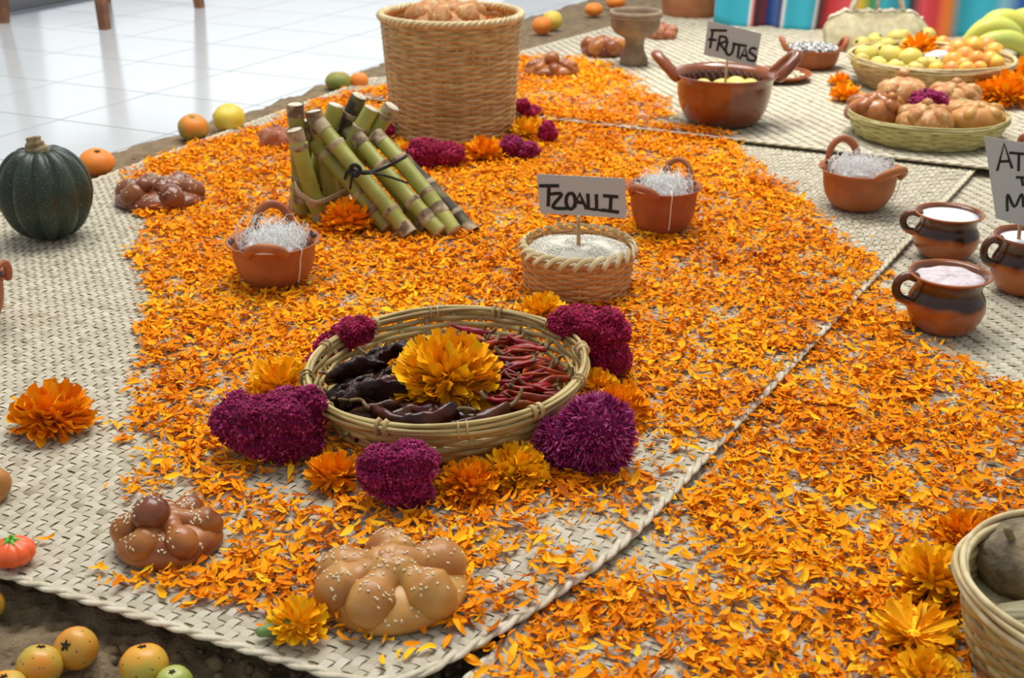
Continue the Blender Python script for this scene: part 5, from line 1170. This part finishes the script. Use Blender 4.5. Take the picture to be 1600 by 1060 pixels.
# ------------------------------------------------------------------ corner basket with its contents
cR = 195*MPP(1680, 930, .05); cl0 = G(1716, 914, .085); ccn = Vector((cl0.x, cl0.y, ZB)); cH = .085-ZB
basket('corner_basket', 'cane basket cut off by the lower right corner holding a rough tuber', ccn, lambda t: (cR*(.80+.20*t**.8), .004+(cH-.004)*t), 13, 34, .0022, .0042, 'wicker_pale', rim='rods', rim_mat='wicker_rim', rimr=.0062, seed=6, liner='palm_edge')
p = G(1596, 880, .06); tb = thing('rough_tuber', 'rough grey-brown round tuber in the corner basket', 'tuber', p)
v, f = ball(.052, .046, .042, (.012, 0, .0), 40, 26, lambda q: 1+.10*fnoise(q, 1.6)+.05*fnoise(q, 5)+.02*abs(fnoise(q, 11))); MB().add(v, f).build('skin', 'tuber', tb); v, f = sausage([Vector((-.02, -.01, .036)), Vector((-.026, -.014, .046))], .004, 8); MB().add(v, f).build('stub', 'pumpkin_stem', tb)
p = G(1602, 972, .065); tm = thing('husk_parcel', 'green corn-husk parcel lying before the rough tuber in the corner basket', 'parcel', p)
for k in range(5):
    v, f = sausage([Vector((-.022+.002*k, -.012+.007*k, .004+.003*math.sin(k))), Vector((.02, -.014+.007*k, .008)), Vector((.055, -.01+.006*k, .004))], [.0075, .009, .007], 10, flat=(1, .7)); MB().add(v, f).build('husk_leaf', 'husk', tm)
v, f = lathe([(.001, 0), (.05, .0), (.075, .008)], 24); bedp = thing('leaf_bed', 'dry ridged leaf lining under the parcel in the corner basket', 'leaf', G(1640, 960, .03))
for k in range(30):
    v, f = sausage([Vector((-.075, -.06+.0042*k, .012)), Vector((0, -.065+.0042*k, .004)), Vector((.07, -.06+.0042*k, .012))], .0020, 6); MB().add(v, f).build('leaf_ridge', 'husk', bedp)

# ------------------------------------------------------------------ table legs and rug on the tiled floor
L1, L2, L3 = G(6, 36, ZT), G(164, 46, ZT), G(312, 12, ZT); L4 = L1+(L3-L2)
tbl = thing('wooden_table', 'brown wooden table at the top left of which only the legs show', 'table', (L1+L3)/2)
ctr = (L1+L3)/2; ax = (L2-L1).normalized(); ay = Vector((-ax.y, ax.x, 0))
for q in (L1, L2, L3, L4):
    c = q-ctr; v = []; w0, w1 = .016, .026; out = (c.normalized())*.0
    for z, w_ in ((0, w0), (.55, w1)):
        for sx, sy in ((-1, -1), (1, -1), (1, 1), (-1, 1)): v.append(c + (ax*sx+ay*sy)*w_ - c*(.10*z/.55) + Vector((0, 0, z)))
    MB().add(v, [(3, 2, 1, 0), (4, 5, 6, 7)] + [(k, (k+1) % 4, 4+(k+1) % 4, 4+k) for k in range(4)]).build('leg', 'wood', tbl, smooth=False)
hx, hy = (L2-L1).length/2+.03, (L3-L2).length/2+.03
v = [ax*sx*hx+ay*sy*hy+Vector((0, 0, z)) for z in (.55, .59) for sx, sy in ((-1, -1), (1, -1), (1, 1), (-1, 1))]
MB().add(v, [(3, 2, 1, 0), (4, 5, 6, 7)] + [(k, (k+1) % 4, 4+(k+1) % 4, 4+k) for k in range(4)]).build('table_top', 'wood', tbl, smooth=False)
r0_, r1_ = G(-8, 28, ZT), G(142, 0, ZT); rx = (r1_-r0_).normalized(); ry = Vector((-rx.y, rx.x, 0))
rg_ = thing('floor_rug', 'grey rug with a pale edge on the tiles behind the table legs', 'rug', r0_)
def slab(o, a0, a1, b0_, b1_, z0, z1): return [rx*a+ry*b+Vector((0, 0, z)) for z in (z0, z1) for a, b in ((a0, b0_), (a1, b0_), (a1, b1_), (a0, b1_))]
sf = [(3, 2, 1, 0), (4, 5, 6, 7)] + [(k, (k+1) % 4, 4+(k+1) % 4, 4+k) for k in range(4)]
MB().add(slab(0, -.5, .62, .018, 1.0, 0, .010), sf).build('pile', 'rug', rg_, smooth=False); MB().add(slab(0, -.5, .62, 0, .018, 0, .007), sf).build('edging', 'rug_edge', rg_, smooth=False)

# ------------------------------------------------------------------ labels that tell neighbours apart
ORD = 'leftmost second third fourth fifth sixth seventh eighth ninth tenth eleventh twelfth thirteenth fourteenth fifteenth sixteenth seventeenth eighteenth nineteenth twentieth'.split()
for grp, txt in (('dark brown chillies in the basket', 'long glossy dark brown chilli'), ('black chillies in the basket', 'broad wrinkled black chilli'), ('guavas in the fruit basket', 'yellow guava'), ('plums in the fruit basket', 'orange-yellow plum'), ('fruits in the big clay pot', 'yellow-brown fruit')):
    where = grp.split(' in ')[1].replace('the basket', 'the chilli basket')
    L_ = sorted([o for o in COL.objects if o.get('group') == grp], key=lambda o: proj(*o.location)[0])
    for i, o in enumerate(L_):
        n_ = len(L_)
        if i == 0: w_ = 'leftmost'
        elif i == n_-1: w_ = 'rightmost'
        elif i < n_/2: w_ = ORD[i]+' from the left'
        else: w_ = ORD[n_-1-i]+' from the right'
        o['label'] = f'{txt} in {where}, {w_} of its kind'
